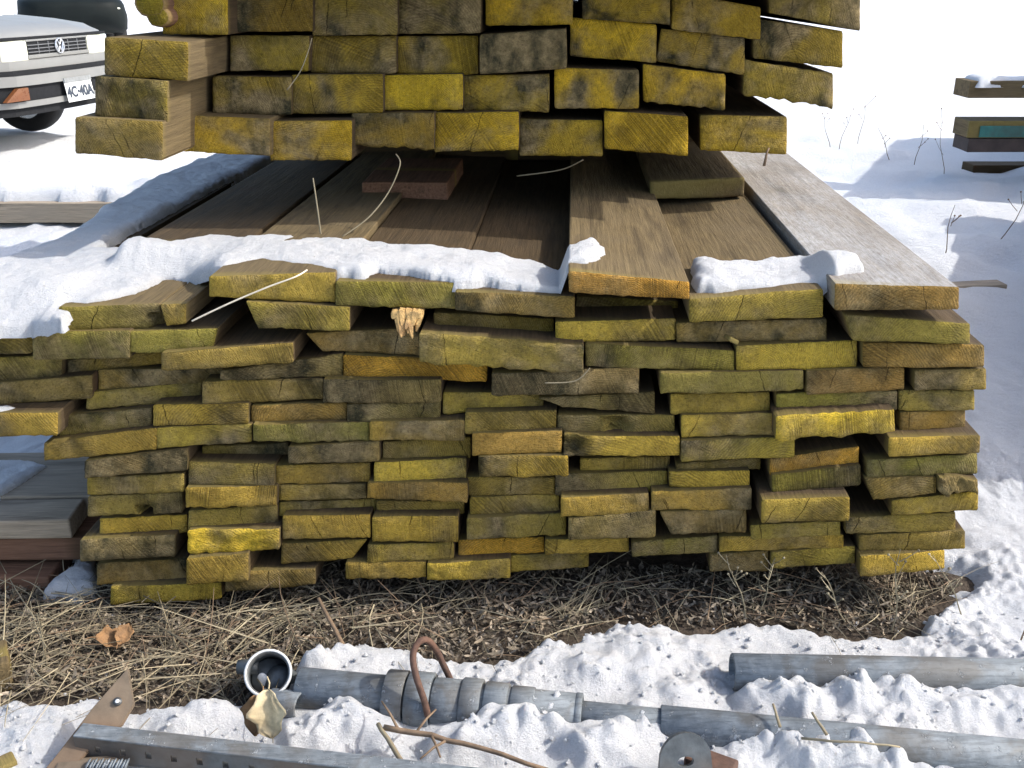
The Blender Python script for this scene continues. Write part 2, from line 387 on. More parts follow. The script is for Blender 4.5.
# row, region, xl, ytl, ybl, xr, ytr, ybr, protrusion, tint, detail, opts
LOWER = [
 (1,'A1',-300,190,290,120,175,285,-.02,'o','half under snow',{}),
 (1,'A1',250,200,305,672,192,296,.02,'G','notched right',{'bite':[(.9,1.1,.0,.55,.02)],'side':'t'}),
 (1,'A1',682,190,280,792,188,272,.02,'o','short narrow',{'side':'t','xbl':710}),
 (1,'A2',42,66,152,572,60,190,.02,'o','split near its right end',{'side':'t'}),
 (1,'A2',582,86,190,1088,104,215,.01,'G','blackened right end',{}),
 (1,'A3',236,132,210,745,163,255,.02,'b','edged by the snow strip',{}),
 (1,'A3',720,46,138,1237,100,172,.06,'O','thick raised',{'side':'t','rag':.002}),
 (1,'A4',465,165,262,1042,128,250,.03,'o','with slanting saw marks',{'side':'t'}),
 (1,'A5',212,95,210,757,124,218,.05,'b','thick frosty topped',{'side':'f'}),
 (2,'A1',-300,297,408,135,293,400,.0,'o','cut by the photo edge',{}),
 (2,'A1',137,308,426,550,304,424,.04,'G','square cut',{}),
 (2,'A1',553,304,394,925,296,390,.03,'G','with pale right side',{'xbr':905}),
 (2,'A2',195,176,288,635,205,307,.03,'o','clip cornered',{'xbl':250}),
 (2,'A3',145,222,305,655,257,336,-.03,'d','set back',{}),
 (2,'A3',662,257,346,1178,260,352,.0,'y','with fan shaped saw marks',{}),
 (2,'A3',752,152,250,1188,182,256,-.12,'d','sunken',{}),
 (2,'A4',412,268,352,1055,252,347,-.01,'b','wide plain',{}),
 (2,'A5',258,230,342,800,278,364,.03,'G','slanting dark ended',{'xbl':290}),
 (3,'A1',-300,425,535,258,408,508,-.02,'k','at the photo edge',{}),
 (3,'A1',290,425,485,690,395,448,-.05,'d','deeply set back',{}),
 (3,'A2',-163,393,468,392,360,446,.05,'o','long sloping',{'rough':.002}),
 (3,'A2',452,310,386,935,296,412,-.03,'b','tapering',{'xbl':520}),
 (3,'A3',80,312,437,785,362,486,.05,'o','long broken edged',{'rough':.004,'rag':.004}),
 (3,'A3',790,355,455,1428,390,475,.02,'G','dark streaked cracked',{}),
 (3,'A4',664,362,470,1190,350,468,.01,'y','with a dark middle stain',{}),
 (3,'A5',335,350,456,862,368,462,.01,'b','with vertical saw lines',{}),
 (4,'A1',-250,540,628,385,498,596,.0,'k','dark greyed',{}),
 (4,'A1',420,468,555,945,462,528,-.04,'b','set back',{}),
 (4,'A2',90,468,508,605,408,502,-.01,'g','rough barky with bright right end',{'rough':.004}),
 (4,'A2',612,402,498,1223,437,527,-.02,'O','smooth plain',{}),
 (4,'A3',390,482,575,1022,466,575,.03,'g','with straw stuck on it',{'rough':.002}),
 (4,'A4',340,478,566,960,480,566,.03,'G','diagonally sawn',{}),
 (4,'A5',95,468,570,520,464,562,.01,'b','plain smooth',{}),
 (4,'A5',556,470,556,868,470,556,.0,'o','ring grained',{}),
 (5,'A1',-250,658,760,245,652,748,.06,'y','jutting snow topped',{}),
 (5,'A1',378,560,628,852,528,608,-.03,'o','set back',{}),
 (5,'A2',15,514,612,520,515,602,.0,'o','greyed at both ends',{}),
 (5,'A2',525,508,606,1026,518,614,.01,'g','half grey',{}),
 (5,'A3',185,560,655,612,578,637,-.02,'o','tapering',{}),
 (5,'A3',590,582,622,1088,568,662,.0,'k','wedge ended',{'xbl':690}),
 (5,'A4',385,569,656,812,567,656,-.01,'o','plain',{}),
 (5,'A5',-35,568,656,488,564,642,.0,'G','plain wide',{}),
 (5,'A5',491,560,645,815,559,643,-.01,'o','twice cracked',{}),
 (6,'A1',250,668,752,645,636,716,.0,'k','rough grey tinged',{'rough':.0025}),
 (6,'A2',-203,622,712,205,614,702,.02,'y','rough rust flecked',{'rough':.002}),
 (6,'A2',220,619,692,625,614,690,.0,'b','rough',{'rough':.002}),
 (6,'A2',628,614,692,1024,610,700,.0,'k','finely sawn',{}),
 (6,'A3',278,648,740,668,648,737,.01,'o','smooth dark centred',{}),
 (6,'A3',672,660,737,1173,667,746,.0,'k','splintered',{'rough':.003,'bite':[(.4,.6,.1,.9,.012)]}),
 (6,'A4',432,663,756,832,659,752,.01,'y','clean sawn',{}),
 (6,'A5',-35,658,764,480,648,748,.05,'Y','ragged bottomed',{'rag':.005,'rough':.002}),
 (6,'A5',491,645,732,780,647,727,-.02,'b','short set back',{}),
 (7,'B1',190,52,130,662,-3,90,.03,'b','sloping brown ended',{}),
 (7,'B1',668,-8,80,1073,-25,52,.02,'o','slightly tilted',{}),
 (7,'B2',312,-28,44,803,-25,57,.02,'G','uneven bottomed',{'rag':.003}),
 (7,'B3',40,-35,42,445,-38,48,.02,'b','russet flecked',{}),
 (7,'B3',478,14,106,862,9,101,.03,'b','blocky',{}),
 (7,'B4',100,20,110,598,35,117,.03,'y','chipped at its left end',{'bite':[(-.1,.14,.3,1.1,.01)]}),
 (7,'B4',600,45,131,1088,33,119,.02,'o','long plain',{}),
 (7,'B5',632,30,111,1030,28,103,.03,'y','cracked into three blocks',{}),
 (8,'B1',365,128,200,795,85,178,.03,'g','rough with lit right side',{'rough':.002}),
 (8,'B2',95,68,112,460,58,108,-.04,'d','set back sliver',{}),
 (8,'B2',463,70,139,848,52,139,.02,'g','brown grey',{}),
 (8,'B2',866,48,123,1238,36,126,-.02,'o','in shade',{}),
 (8,'B3',505,114,206,888,110,201,.04,'y','jutting pale',{'rough':.002}),
 (8,'B4',170,119,172,555,119,173,-.03,'o','set back cracked',{}),
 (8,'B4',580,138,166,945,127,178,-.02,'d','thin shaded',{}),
 (8,'B5',125,120,189,512,76,158,.0,'O','fresh looking tilted',{}),
 (8,'B5',540,124,199,1020,110,193,.01,'G','knotted',{}),
 (9,'B1',370,205,277,782,189,267,.02,'o','dark topped',{}),
 (9,'B2',32,140,239,403,147,239,.02,'o','with lit top',{}),
 (9,'B2',410,148,229,808,148,229,.0,'b','split topped',{}),
 (9,'B3',62,134,219,452,130,219,.0,'y','pitted',{'rough':.002}),
 (9,'B3',454,203,281,832,204,276,-.01,'o','twice split',{}),
 (9,'B4',65,184,276,545,184,269,-.01,'k','stained',{}),
 (9,'B4',550,176,242,897,178,258,.0,'y','three block cracked',{}),
 (9,'B5',135,190,266,520,155,242,.02,'G','sloping cracked',{}),
 (9,'B5',532,204,299,840,204,273,.02,'b','wedge shaped',{'xbl':570}),
 (9,'B5',850,200,262,1018,215,276,.03,'g','splintered broken',{'rough':.007,'rag':.005}),
 (10,'B1',376,284,366,772,271,361,.02,'k','notched underneath',{'bite':[(.55,.66,-.1,.45,.03)]}),
 (10,'B2',25,244,329,410,244,326,.03,'y','rough with bright right edge',{'rough':.0022}),
 (10,'B2',420,234,301,792,238,297,.0,'o','thin plain',{}),
 (10,'B3',30,227,292,458,227,313,.02,'b','ragged bottomed',{'rag':.003}),
 (10,'B3',470,284,363,850,279,359,-.01,'o','ring grained dark',{}),
 (10,'B4',88,284,366,465,279,368,.03,'b','clean brown',{}),
 (10,'B4',475,263,343,905,254,343,.02,'b','pitted',{'rough':.002}),
 (10,'B5',92,300,399,470,287,391,.07,'y','jutting rounded',{'round':.3}),
 (10,'B5',645,300,363,1022,265,346,.01,'y','four times cracked',{}),
 (11,'B1',425,377,467,792,369,447,.0,'y','bright striped',{}),
 (11,'B2',40,339,419,410,329,416,.01,'o','smooth',{}),
 (11,'B2',425,304,363,835,304,359,-.02,'o','thin set back',{}),
 (11,'B3',70,300,363,442,311,369,-.02,'o','thin cracked',{}),
 (11,'B3',456,373,466,878,364,456,.01,'o','finely pitted',{'rough':.002}),
 (11,'B4',120,374,462,495,349,466,.03,'k','dark swept',{}),
 (11,'B4',510,349,446,882,344,441,.02,'b','with slanted left end',{'xbl':560}),
 (11,'B5',45,404,466,432,399,459,.0,'o','shaded',{}),
 (11,'B5',450,374,441,925,359,439,.0,'o','wide',{}),
 (12,'B1',345,464,557,742,454,547,.03,'g','brown yellow',{}),
 (12,'B2',35,424,526,420,428,516,.04,'Y','black and yellow crusted',{'rough':.004,'bare':.5}),
 (12,'B2',435,369,471,812,364,461,.02,'y','diagonally sawn',{}),
 (12,'B3',52,369,475,418,374,485,.02,'y','diagonally sawn cracked',{}),
 (12,'B3',420,469,537,785,464,529,-.02,'O','smooth glowing',{'rough':.0006}),
 (12,'B4',20,464,526,380,469,531,.0,'y','with a pale knot',{}),
 (12,'B4',392,474,536,760,459,531,.0,'G','cracked rounded',{}),
 (12,'B4',765,454,519,1298,454,509,.0,'y','long thin cracked',{}),
 (12,'B5',510,454,519,960,429,509,.0,'o','dark right ended',{}),
 (13,'B1',415,569,657,792,554,651,.0,'b','rough brown',{'rough':.002}),
 (13,'B2',30,546,657,287,534,651,.06,'y','jutting with bright right side',{}),
 (13,'B2',432,484,569,797,474,557,.01,'y','round ended',{'xbr':730}),
 (13,'B3',32,489,561,398,489,559,.01,'y','pitted',{'rough':.0025}),
 (13,'B3',640,533,599,975,529,599,-.03,'o','plain bottom',{}),
 (13,'B4',725,534,607,975,519,601,.0,'b','short',{}),
 (13,'B5',130,519,587,495,504,577,.0,'o','shadow crossed',{}),
 (13,'B5',510,534,621,880,524,602,.02,'y','lowest right',{}),
 (14,'B1',470,669,743,940,659,729,.03,'y','lowest of all',{}),
 (14,'B2',195,599,686,572,604,669,.03,'b','lying on the ground line',{}),
 (14,'B3',-62,567,636,280,569,636,.02,'y','orange flecked',{'rough':.002}),
 (14,'B3',285,569,636,640,559,643,.02,'y','long rough',{'rough':.002}),
]
ORD = ['', 'first', 'second', 'third', 'fourth', 'fifth', 'sixth', 'seventh', 'eighth', 'ninth', 'tenth', 'eleventh', 'twelfth', 'thirteenth', 'fourteenth']
D0 = 1.383
rows = {}
for e in LOWER:
    rows.setdefault(e[0], []).append(e)
SIDES = {'t': M_SIDE_TAN, 'f': M_FROST, 'n': M_SIDE}
seed = 0
for r in sorted(rows):
    ents = sorted(rows[r], key=lambda e: REG[e[1]][0] + e[2]/SC)
    for k, (row, reg, xl, ytl, ybl, xr, ytr, ybr, p, ti, det, op) in enumerate(ents):
        seed += 1
        ox, oy = REG[reg]; Y = D0 - p*.6
        c = lambda x, y: atY(ox + x/SC, oy + y/SC, Y)
        tl, tr = c(xl, ytl), c(xr, ytr); bl, br = c(op.get('xbl', xl), ybl), c(op.get('xbr', xr), ybr)
        col, bare, word = TINT[ti]
        o = board('plank', tl, tr, br, bl, 2.42 + rng.uniform(-.05, .08), [M_END, SIDES[op.get('side', 'n')]], seed,
                  op.get('rough', .0012), op.get('rag', .0013), round_=op.get('round', .12), bite=op.get('bite'))
        j = rng.uniform(.85, 1.15)
        j *= 1.95
        o.color = (col[0]*j*1.11, col[1]*j*rng.uniform(.94, 1.04), col[2]*1.6, op.get('bare', bare)*.82*rng.uniform(.75, 1.2))
        pos = f'{ORD[k+1]} from left' if k < len(ents)-1 else 'rightmost'
        if k == 0: pos = 'leftmost'
        rowt = 'top row' if r == 1 else ('bottom row' if r == 14 else f'{ORD[r]} row')
        tag(o, f'{word} {det} plank, {pos}, {rowt}, lower stack', 'plank', 'planks of the lower stack')

# upper stack: thicker beams, its left side standing further out
REGU = {'U1': (60, 0, 2.56), 'U2': (460, 0, 1024/420)}
UPPER = [
 (1,'U1',262,-22,88,428,-18,88,.03,'Y','slant cut',{}),
 (1,'U1',430,-20,80,643,-20,80,0,'b','with vertical grain lines',{'bare':.3}),
 (1,'U1',647,-20,90,862,-20,88,0,'k','with a pale scratch',{'bare':.5}),
 (1,'U1',868,-20,86,1076,-20,84,0,'k','blue black',{'bare':.75}),
 (1,'U2',62,-26,62,275,-28,60,0,'Y','with scraped lines',{}),
 (1,'U2',298,-40,45,513,-22,60,.02,'y','with a torn edge',{'rough':.004,'bite':[(0,.4,.0,.28,.012)]}),
 (1,'U2',515,-20,72,735,18,96,.02,'y','sloping slant lit',{}),
 (1,'U2',752,-40,30,978,-6,75,.0,'k','black right ended',{'bare':.5}),
 (2,'U1',115,95,190,325,108,207,.12,'o','jutting moss streaked',{'side':'t'}),
 (2,'U1',437,90,181,635,92,181,-.02,'o','shaded',{}),
 (2,'U1',640,92,186,860,92,188,-.02,'o','wide shaded',{}),
 (2,'U1',863,92,187,1070,92,191,-.02,'y','soft lit',{}),
 (2,'U2',48,85,181,260,70,168,.03,'g','bare ring grained',{}),
 (2,'U2',268,42,136,480,60,153,0,'Y','glowing',{}),
 (2,'U2',490,70,150,695,90,183,.0,'y','dark cornered',{'xbl':478}),
 (2,'U2',715,45,141,935,76,166,.0,'k','half black',{'bare':.42}),
 (3,'U1',88,195,300,275,208,316,.12,'k','jutting mossy brown',{'side':'t','rough':.003}),
 (3,'U1',392,195,290,590,198,295,-.01,'o','dull',{}),
 (3,'U1',592,192,290,825,190,290,.0,'y','broad',{}),
 (3,'U1',828,192,281,1030,190,281,.0,'Y','side lit',{'xbl':826}),
 (3,'U2',8,185,269,218,180,273,.0,'y','rust centred',{}),
 (3,'U2',230,165,263,437,172,265,.02,'Y','half bare grey',{'bare':.4}),
 (3,'U2',445,156,246,648,182,269,.01,'Y','ragged right edged',{'rag':.003,'bare':.35}),
 (3,'U2',690,145,231,912,180,263,.0,'k','jagged bottomed',{'rag':.004,'bare':.45}),
 (4,'U1',38,300,392,262,312,411,.14,'g','jutting round cornered',{'side':'t','round':.3,'bare':.45}),
 (4,'U1',313,295,386,535,305,401,.03,'y','dark left ended',{'side':'t','bare':.28}),
 (4,'U1',540,310,409,745,310,411,.03,'Y','ring grained',{}),
 (4,'U1',746,290,368,957,290,386,.02,'b','bare pale ringed',{'bare':.6,'rag':.003}),
 (4,'U1',960,288,386,1174,288,386,.02,'Y','vertically scratched',{'rag':.003}),
 (4,'U2',145,290,378,348,295,383,.0,'y','left shaded',{}),
 (4,'U2',352,270,361,557,285,381,.03,'Y','half painted',{}),
 (4,'U2',585,280,366,798,285,376,.0,'y','broad dark edged',{'bare':.12}),
]
urows = {}
for e in UPPER: urows.setdefault(e[0], []).append(e)
UN = {1: 'top visible row', 2: 'second row', 3: 'third row', 4: 'bottom row'}
for r in sorted(urows):
    ents = urows[r]
    for k, (row, reg, xl, ytl, ybl, xr, ytr, ybr, p, ti, det, op) in enumerate(ents):
        seed += 1
        ox, oy, s = REGU[reg]
        xm = ox + (xl+xr)/2/s
        Y0 = 1.70 + max(0, min(1, (xm-130)/600))*.22 - p
        c = lambda x, y: atY(ox + x/s, oy + y/s, Y0)
        tl, tr = c(xl, ytl), c(xr, ytr); bl, br = c(op.get('xbl', xl), ybl), c(op.get('xbr', xr), ybr)
        col, bare, word = TINT[ti]
        o = board('beam', tl, tr, br, bl, 2.3, [M_ENDU, SIDES[op.get('side', 'n')]], seed, op.get('rough', .0012), op.get('rag', .0012), nz=12, round_=op.get('round', .12), bite=op.get('bite'))
        j = rng.uniform(1.6, 1.8)
        o.color = (col[0]*j*1.11, col[1]*j*rng.uniform(.94, 1.02), col[2]*.9, op.get('bare', bare+.08)*rng.uniform(.8, 1.2))
        pos = 'leftmost' if k == 0 else ('rightmost' if k == len(ents)-1 else f'{ORD[k+1]} from left')
        tag(o, f'{word} {det} beam end, {pos}, {UN[r]}, upper stack', 'beam', 'beams of the upper stack')

# two round poles beside the top row, far left
for (x, y, r, lab) in ((150, 4, .020, 'small round pole end left of the top beams, upper one'), (158, 17, .015, 'thin round pole end left of the top beams, lower one')):
    a = atY(x, y, 1.66); bm = bmesh.new()
    n = 14; rr = [r*(1+.18*noise.noise(Vector((x, k*1.3, 0)))) for k in range(n)]
    pr = None
    for yy, s in ((0, .0), (0, .82), (.004, 1), (.6, 1), (2.2, .95)):
        ring = [bm.verts.new((rr[k]*s*math.cos(2*math.pi*k/n)*1.3, yy + .003*noise.noise(Vector((k, yy, 1))), rr[k]*s*math.sin(2*math.pi*k/n))) for k in range(n)]
        if pr:
            for k in range(n):
                f = bm.faces.new((pr[k], pr[(k+1) % n], ring[(k+1) % n], ring[k])); f.material_index = 0 if yy < .002 else 1; f.smooth = True
        pr = ring
    bmesh.ops.remove_doubles(bm, verts=bm.verts[:], dist=1e-5)
    bmesh.ops.recalc_face_normals(bm, faces=bm.faces[:])
    o = obj('pole', bm, [M_ENDU, M_REDW]); o.location = a; o.rotation_euler = (0, 0, -PSI); o.color = (.4, .31, .03, .2)
    tag(o, lab, 'pole', 'poles beside the upper beams')

def flat_board(name, c, size, rz, mats, label, cat, tilt=(0, 0), group=None, parent=None, sub=16):
    """a loose board, c = centre of its base, size along x, y, z; grain along y"""
    bm = bmesh.new(); add_box(bm, (-size[0]/2, -size[1]/2, 0), (size[0]/2, size[1]/2, size[2]), .003)
    bmesh.ops.subdivide_edges(bm, edges=[e for e in bm.edges if e.calc_length() > .05], cuts=6, use_grid_fill=True)
    for v in bm.verts:
        n1 = noise.noise(v.co*9 + Vector(c)*3); v.co += Vector((noise.noise(v.co*14+Vector((5, 0, 0)))*.002, noise.noise(v.co*14)*.002, n1*.0025))
    o = obj(name, bm, mats, parent)
    o.location = c; o.rotation_euler = (tilt[0], tilt[1], rz)
    if label: tag(o, label, cat, group)
    return o
# the short board lying on top under the upper stack, and the cross bearers
ZT = .552
e0 = atZ(650, 199, ZT); e1 = atZ(744, 197, ZT)
tl = atY(650, 182, e0.y); tr = atY(745, 178, e0.y)
seed += 1
o = board('short_board', tl, tr, e1, e0, .75, [M_SIDE_TAN, M_SIDE_TAN], seed, .001, .001)
o.color = (.2, .15, .05, .9)
tag(o, 'short brown board lying on the lower stack beside the right plank', 'board')
bx = []
for (yy, zz, lab) in ((2.55, .655, 'dark cross bearer in the shaded gap under the upper stack, front one'), (3.6, .655, 'dark cross bearer far back under the upper stack')):
    o = flat_board('bearer', (.0, yy, ZT-.005), (.09, 1.0, zz-ZT), math.pi/2, [M_SIDE], lab, 'bearer', group='cross bearers')
o = flat_board('short_board', (atZ(412, 196, ZT).x, 2.12, ZT), (.17, .3, .038), -PSI, [M_REDW], 'brown board end in the dark gap between the two stacks', 'board')
o = flat_board('bearer', (.05, 1.66, .012), (.075, 1.1, .035), math.pi/2, [M_SIDE], 'dark cross bearer under the bottom row of planks', 'bearer', group='cross bearers')
o = flat_board('bearer', (.05, 3.2, .012), (.075, 1.2, .06), math.pi/2, [M_REDW], 'dark cross bearer under the far end of the lower stack', 'bearer', group='cross bearers')

# splintered chunk wedged under the top row
bm = bmesh.new(); P0 = atY(408, 322, D0-.015)
for k in range(9):
    a = Vector((rng.uniform(-.022, .022), rng.uniform(0, .01), rng.uniform(.006, .014)))
    b_ = Vector((a.x*.35+rng.uniform(-.006, .006), rng.uniform(-.012, .004), rng.uniform(-.026, -.006)))
    add_tube(bm, [a+Vector((0, .03, 0)), a, a.lerp(b_, .6), b_], [.006, .0065, .005, .0015], 5)
add_box(bm, (-.024, -.002, .004), (.02, .06, .016), .003)
o = obj('wood_splinter', bm, [plain('fresh_wood', (.5, .32, .12), .8, var=.5, scale=120, bump=.003, dirt=(.2, .1, .05))]); o.location = P0
tag(o, 'splintered fresh tan wood chunk wedged under the top row', 'wood splinter')
bm = bmesh.new(); add_box(bm, (-.009, -.006, 0), (.009, .012, .007), .002); o = obj('wood_chip', bm, [M_SIDE]); o.location = atY(731, 342, D0-.012); o.rotation_euler = (0, .5, .3)
tag(o, 'small dark wood chip on a plank edge', 'wood chip')

# ---------------------------------------------------------------- snow helpers
def poly_sd(px, py, poly):
    """signed distance, positive inside"""
    n = len(poly); d = np.full(px.shape, 1e9); ins = np.zeros(px.shape, bool)
    for i in range(n):
        x0, y0 = poly[i]; x1, y1 = poly[(i+1) % n]
        ex, ey = x1-x0, y1-y0; L2 = ex*ex+ey*ey+1e-12
        t = np.clip(((px-x0)*ex+(py-y0)*ey)/L2, 0, 1)
        d = np.minimum(d, np.hypot(px-x0-t*ex, py-y0-t*ey))
        c = ((y0 > py) != (y1 > py)) & (px < (x1-x0)*(py-y0)/(y1-y0+1e-15)+x0)
        ins ^= c
    return np.where(ins, d, -d)
# cheap vectorised value noise
_perm = np.random.RandomState(3).rand(256, 256)
def vnoise(x, y, seed=0):
    x = x + seed*17.3; y = y + seed*9.1
    xi = np.floor(x).astype(int); yi = np.floor(y).astype(int)
    fx = x-xi; fy = y-yi; fx = fx*fx*fx*(fx*(fx*6-15)+10); fy = fy*fy*fy*(fy*(fy*6-15)+10)
    g = lambda i, j: _perm[(xi+i) & 255, (yi+j) & 255]
    return ((g(0, 0)*(1-fx)+g(1, 0)*fx)*(1-fy) + (g(0, 1)*(1-fx)+g(1, 1)*fx)*fy)*2-1
def fbm(x, y, o=4, seed=0, gain=.5):
    s = 0; a = 1
    for k in range(o):
        c, si = math.cos(k*1.1), math.sin(k*1.1)
        s = s + a*vnoise((x*c-y*si)*2**k, (x*si+y*c)*2**k, seed+k*3); a *= gain
    return s
def sstep(x, a, b):
    t = np.clip((x-a)/(b-a), 0, 1); return t*t*(3-2*t)

def grid_mesh(name, X, Y, Z, mats, keep=None):
    ny, nx = X.shape
    idx = np.arange(nx*ny).reshape(ny, nx)
    quads = np.stack([idx[:-1, :-1], idx[:-1, 1:], idx[1:, 1:], idx[1:, :-1]], -1)
    if keep is not None:
        k = keep[:-1, :-1] | keep[:-1, 1:] | keep[1:, 1:] | keep[1:, :-1]
        quads = quads[k]
    quads = quads.reshape(-1, 4)
    used = np.unique(quads); remap = -np.ones(nx*ny, int); remap[used] = np.arange(len(used))
    co = np.stack([X.ravel(), Y.ravel(), Z.ravel()], -1)[used]
    me = bpy.data.meshes.new(name)
    me.vertices.add(len(co)); me.vertices.foreach_set('co', co.astype(np.float32).ravel())
    q = remap[quads]
    me.loops.add(q.size); me.loops.foreach_set('vertex_index', q.ravel().astype(np.int32))
    me.polygons.add(len(q)); me.polygons.foreach_set('loop_start', (np.arange(len(q))*4).astype(np.int32))
    me.polygons.foreach_set('use_smooth', [True]*len(q))
    me.update(calc_edges=True); me.validate()
    return link(name, me, mats)

def ztop(X, Y):
    """height of the top of the lower stack's top row (and of the slump over its left front edge)"""
    xs = X - (Y-1.38)*math.tan(PSI)
    z = np.interp(xs, [-.80, -.66, -.64, -.52, -.44, -.25, -.07, .066, .08, .238, .249, .44, .465, .8], [.533, .533, .523, .526, .563, .566, .556, .540, .584, .588, .540, .538, .566, .568])
    z = z + np.clip(.560 - z, 0, 1)*sstep(Y, 1.50, 1.56)*sstep(xs, -.66, -.62)
    return z - .034*sstep(-xs, .61, .69)*sstep(-Y, -1.43, -1.35)
def onto(x, y, zf):
    p = atZ(x, y, .545)
    for _ in range(30):
        z = float(zf(np.array(p.x), np.array(p.y))); q = atZ(x, y, z); p = p.lerp(q, .6)
    return p
def snow_patch(name, pts, zb, thick, label, res=.0032, edge=.02, lump=1.0):
    zf = zb if callable(zb) else (lambda X, Y: zb + 0*X)
    poly = [tuple(onto(x, y, zf)[:2]) for x, y in pts] if callable(zb) else [tuple(atZ(x, y, zb)[:2]) for x, y in pts]
    if callable(zb): poly = [(x, max(y, 1.389) if x > -.6 else y) for x, y in poly]
    xs = [p[0] for p in poly]; ys = [p[1] for p in poly]
    gx = np.arange(min(xs)-.03, max(xs)+.03, res); gy = np.arange(min(ys)-.03, max(ys)+.03, res)
    X, Y = np.meshgrid(gx, gy)
    sd = poly_sd(X, Y, poly) + fbm(X*22, Y*22, 2, 5)*.0045 + fbm(X*80, Y*80, 2, 6)*.0016
    prof = np.sqrt(np.clip(1-(1-np.clip(sd/edge, 0, 1))**2, 0, 1))
    Z = zf(X, Y) - .004 + prof*(thick*(1+.32*fbm(X*11, Y*11, 2, 2)) + lump*(.0022*fbm(X*24, Y*24, 2, 8) + .0011*fbm(X*85, Y*85, 2, 9))) - (sd < 0)*.012
    return tag(grid_mesh(name, X, Y, Z, [M_SNOW_BRIGHT], keep=sd > 0), label, 'snow')
o = board('plank', *[Vector((x + (1.6-1.383)*math.tan(PSI), 1.6, z)) for x, z in ((-.625, .560), (-.445, .562), (-.445, .527), (-.625, .527))], 2.0, [M_END, M_SIDE], 901)
o.color = (.2, .15, .05, .8); tag(o, 'brown deck plank set back beside the snow bank, top left of lower stack', 'plank', 'planks of the lower stack')
strip = [(0, 262), (62, 238), (100, 212), (150, 182), (212, 156), (232, 150), (290, 150), (232, 178), (178, 205), (130, 231), (98, 251), (130, 251), (170, 245), (212, 237), (245, 240), (285, 236), (330, 240), (366, 239), (392, 247), (440, 251),
         (505, 257), (545, 262), (572, 247), (594, 236), (604, 248), (588, 262), (571, 272), (566, 291), (545, 291), (520, 287), (500, 284), (484, 281), (470, 290), (455, 291), (447, 281), (430, 280), (402, 273), (378, 270), (362, 277), (335, 275), (300, 268), (262, 263), (222, 270), (190, 276),
         (165, 279), (135, 293), (100, 301), (66, 305), (62, 322), (30, 326), (0, 328), (-60, 330), (-120, 320), (-60, 285)]
snow_patch('snow_strip', strip, ztop, .014, edge=.024, label= 'white snow strip along the front edge and left side of the lower stack')
patch = [(692, 263), (705, 262), (722, 266), (760, 264), (800, 261), (832, 257), (858, 262), (863, 268), (842, 279), (822, 288), (800, 290), (775, 292), (745, 293), (715, 297), (700, 298), (694, 288)]
snow_patch('snow_patch', patch, ztop, .018, 'small snow patch between the thick plank and the right plank')
tongue = [(-60, 405), (0, 405), (12, 404), (22, 407), (14, 412), (0, 413), (-60, 415)]
z5 = atY(0, 412, D0-.03).z
snow_patch('snow_patch', tongue, z5, .008, 'thin snow sliver on the jutting plank at the left', edge=.012)
fr = [(838, 262), (890, 262), (930, 266), (936, 270), (905, 268), (872, 268), (860, 272)]
zf = atY(850, 283, D0-.03).z

# ---------------------------------------------------------------- ground and snow cover
def spaced(lo, hi, dense, step, far):
    """coordinates: dense inside [lo,hi], growing outwards to far"""
    mid = list(np.arange(lo, hi, step)); up = []; s = step; x = mid[-1]
    while x < far: s *= dense; x += s; up.append(x)
    dn = []; s = step; x = mid[0]
    while x > -far: s *= dense; x -= s; dn.append(x)
    return np.array(dn[::-1] + mid + up)
gx = spaced(-.95, 1.0, 1.045, .004, 400)
gy = np.concatenate([np.arange(.9, 1.42, .004), np.arange(1.42, 1.62, .007), spaced(1.62, 1.63, 1.025, .012, 400)])
gy = gy[(gy >= .9)]; gy = np.unique(np.concatenate([[-300, -60, -12, -3, -.5, .3, .6, .75, .85], gy]))
X, Y = np.meshgrid(gx, gy)
litter_px = [(-160, 700), (0, 692), (40, 690), (100, 686), (150, 694), (215, 694), (240, 690), (292, 668), (330, 652), (360, 634), (400, 640), (430, 650), (470, 655), (520, 648), (545, 640),
             (575, 624), (620, 613), (690, 621), (760, 615), (850, 627), (885, 630), (908, 622), (925, 604), (948, 590), (962, 574)]
poly = [tuple(atZ(x, y, .015)[:2]) for x, y in litter_px] + [(.68, 1.5), (.76, 2.5), (.84, 3.85), (-.5, 3.85), (-.64, 1.62), (-.70, 1.52), (-1.3, 1.50)]
sd = -poly_sd(X, Y, poly)               # positive outside the litter
near = 1-sstep(Y, 1.6, 2.6)
sdn = sd + fbm(X*16, Y*16, 4, 11)*.018*near
cover = sstep(sdn, -.004, .045)
dist = np.hypot(X, Y-1)
rough_ = .25 + 1.0*sstep(fbm(X*5.5, Y*5.5, 2, 131), -.25, .45)
lump = fbm(X*9, Y*9, 3, 21)*.011 + rough_*(np.abs(fbm(X*30, Y*30, 3, 31))*.0075 + np.abs(fbm(X*66, Y*66, 2, 44))*.0035)
broad = fbm(X*1.1, Y*1.1, 3, 51)*.035*sstep(dist, .6, 2.5) + fbm(X*4.2, Y*4.2, 3, 61)*.022*sstep(dist, .6, 2.0) + np.abs(fbm(X*9, Y*9, 2, 65))*.016*sstep(dist, .9, 2.0)*(1-sstep(dist, 9, 16))
Z = -.02 + cover*(.042 + near*lump + broad)
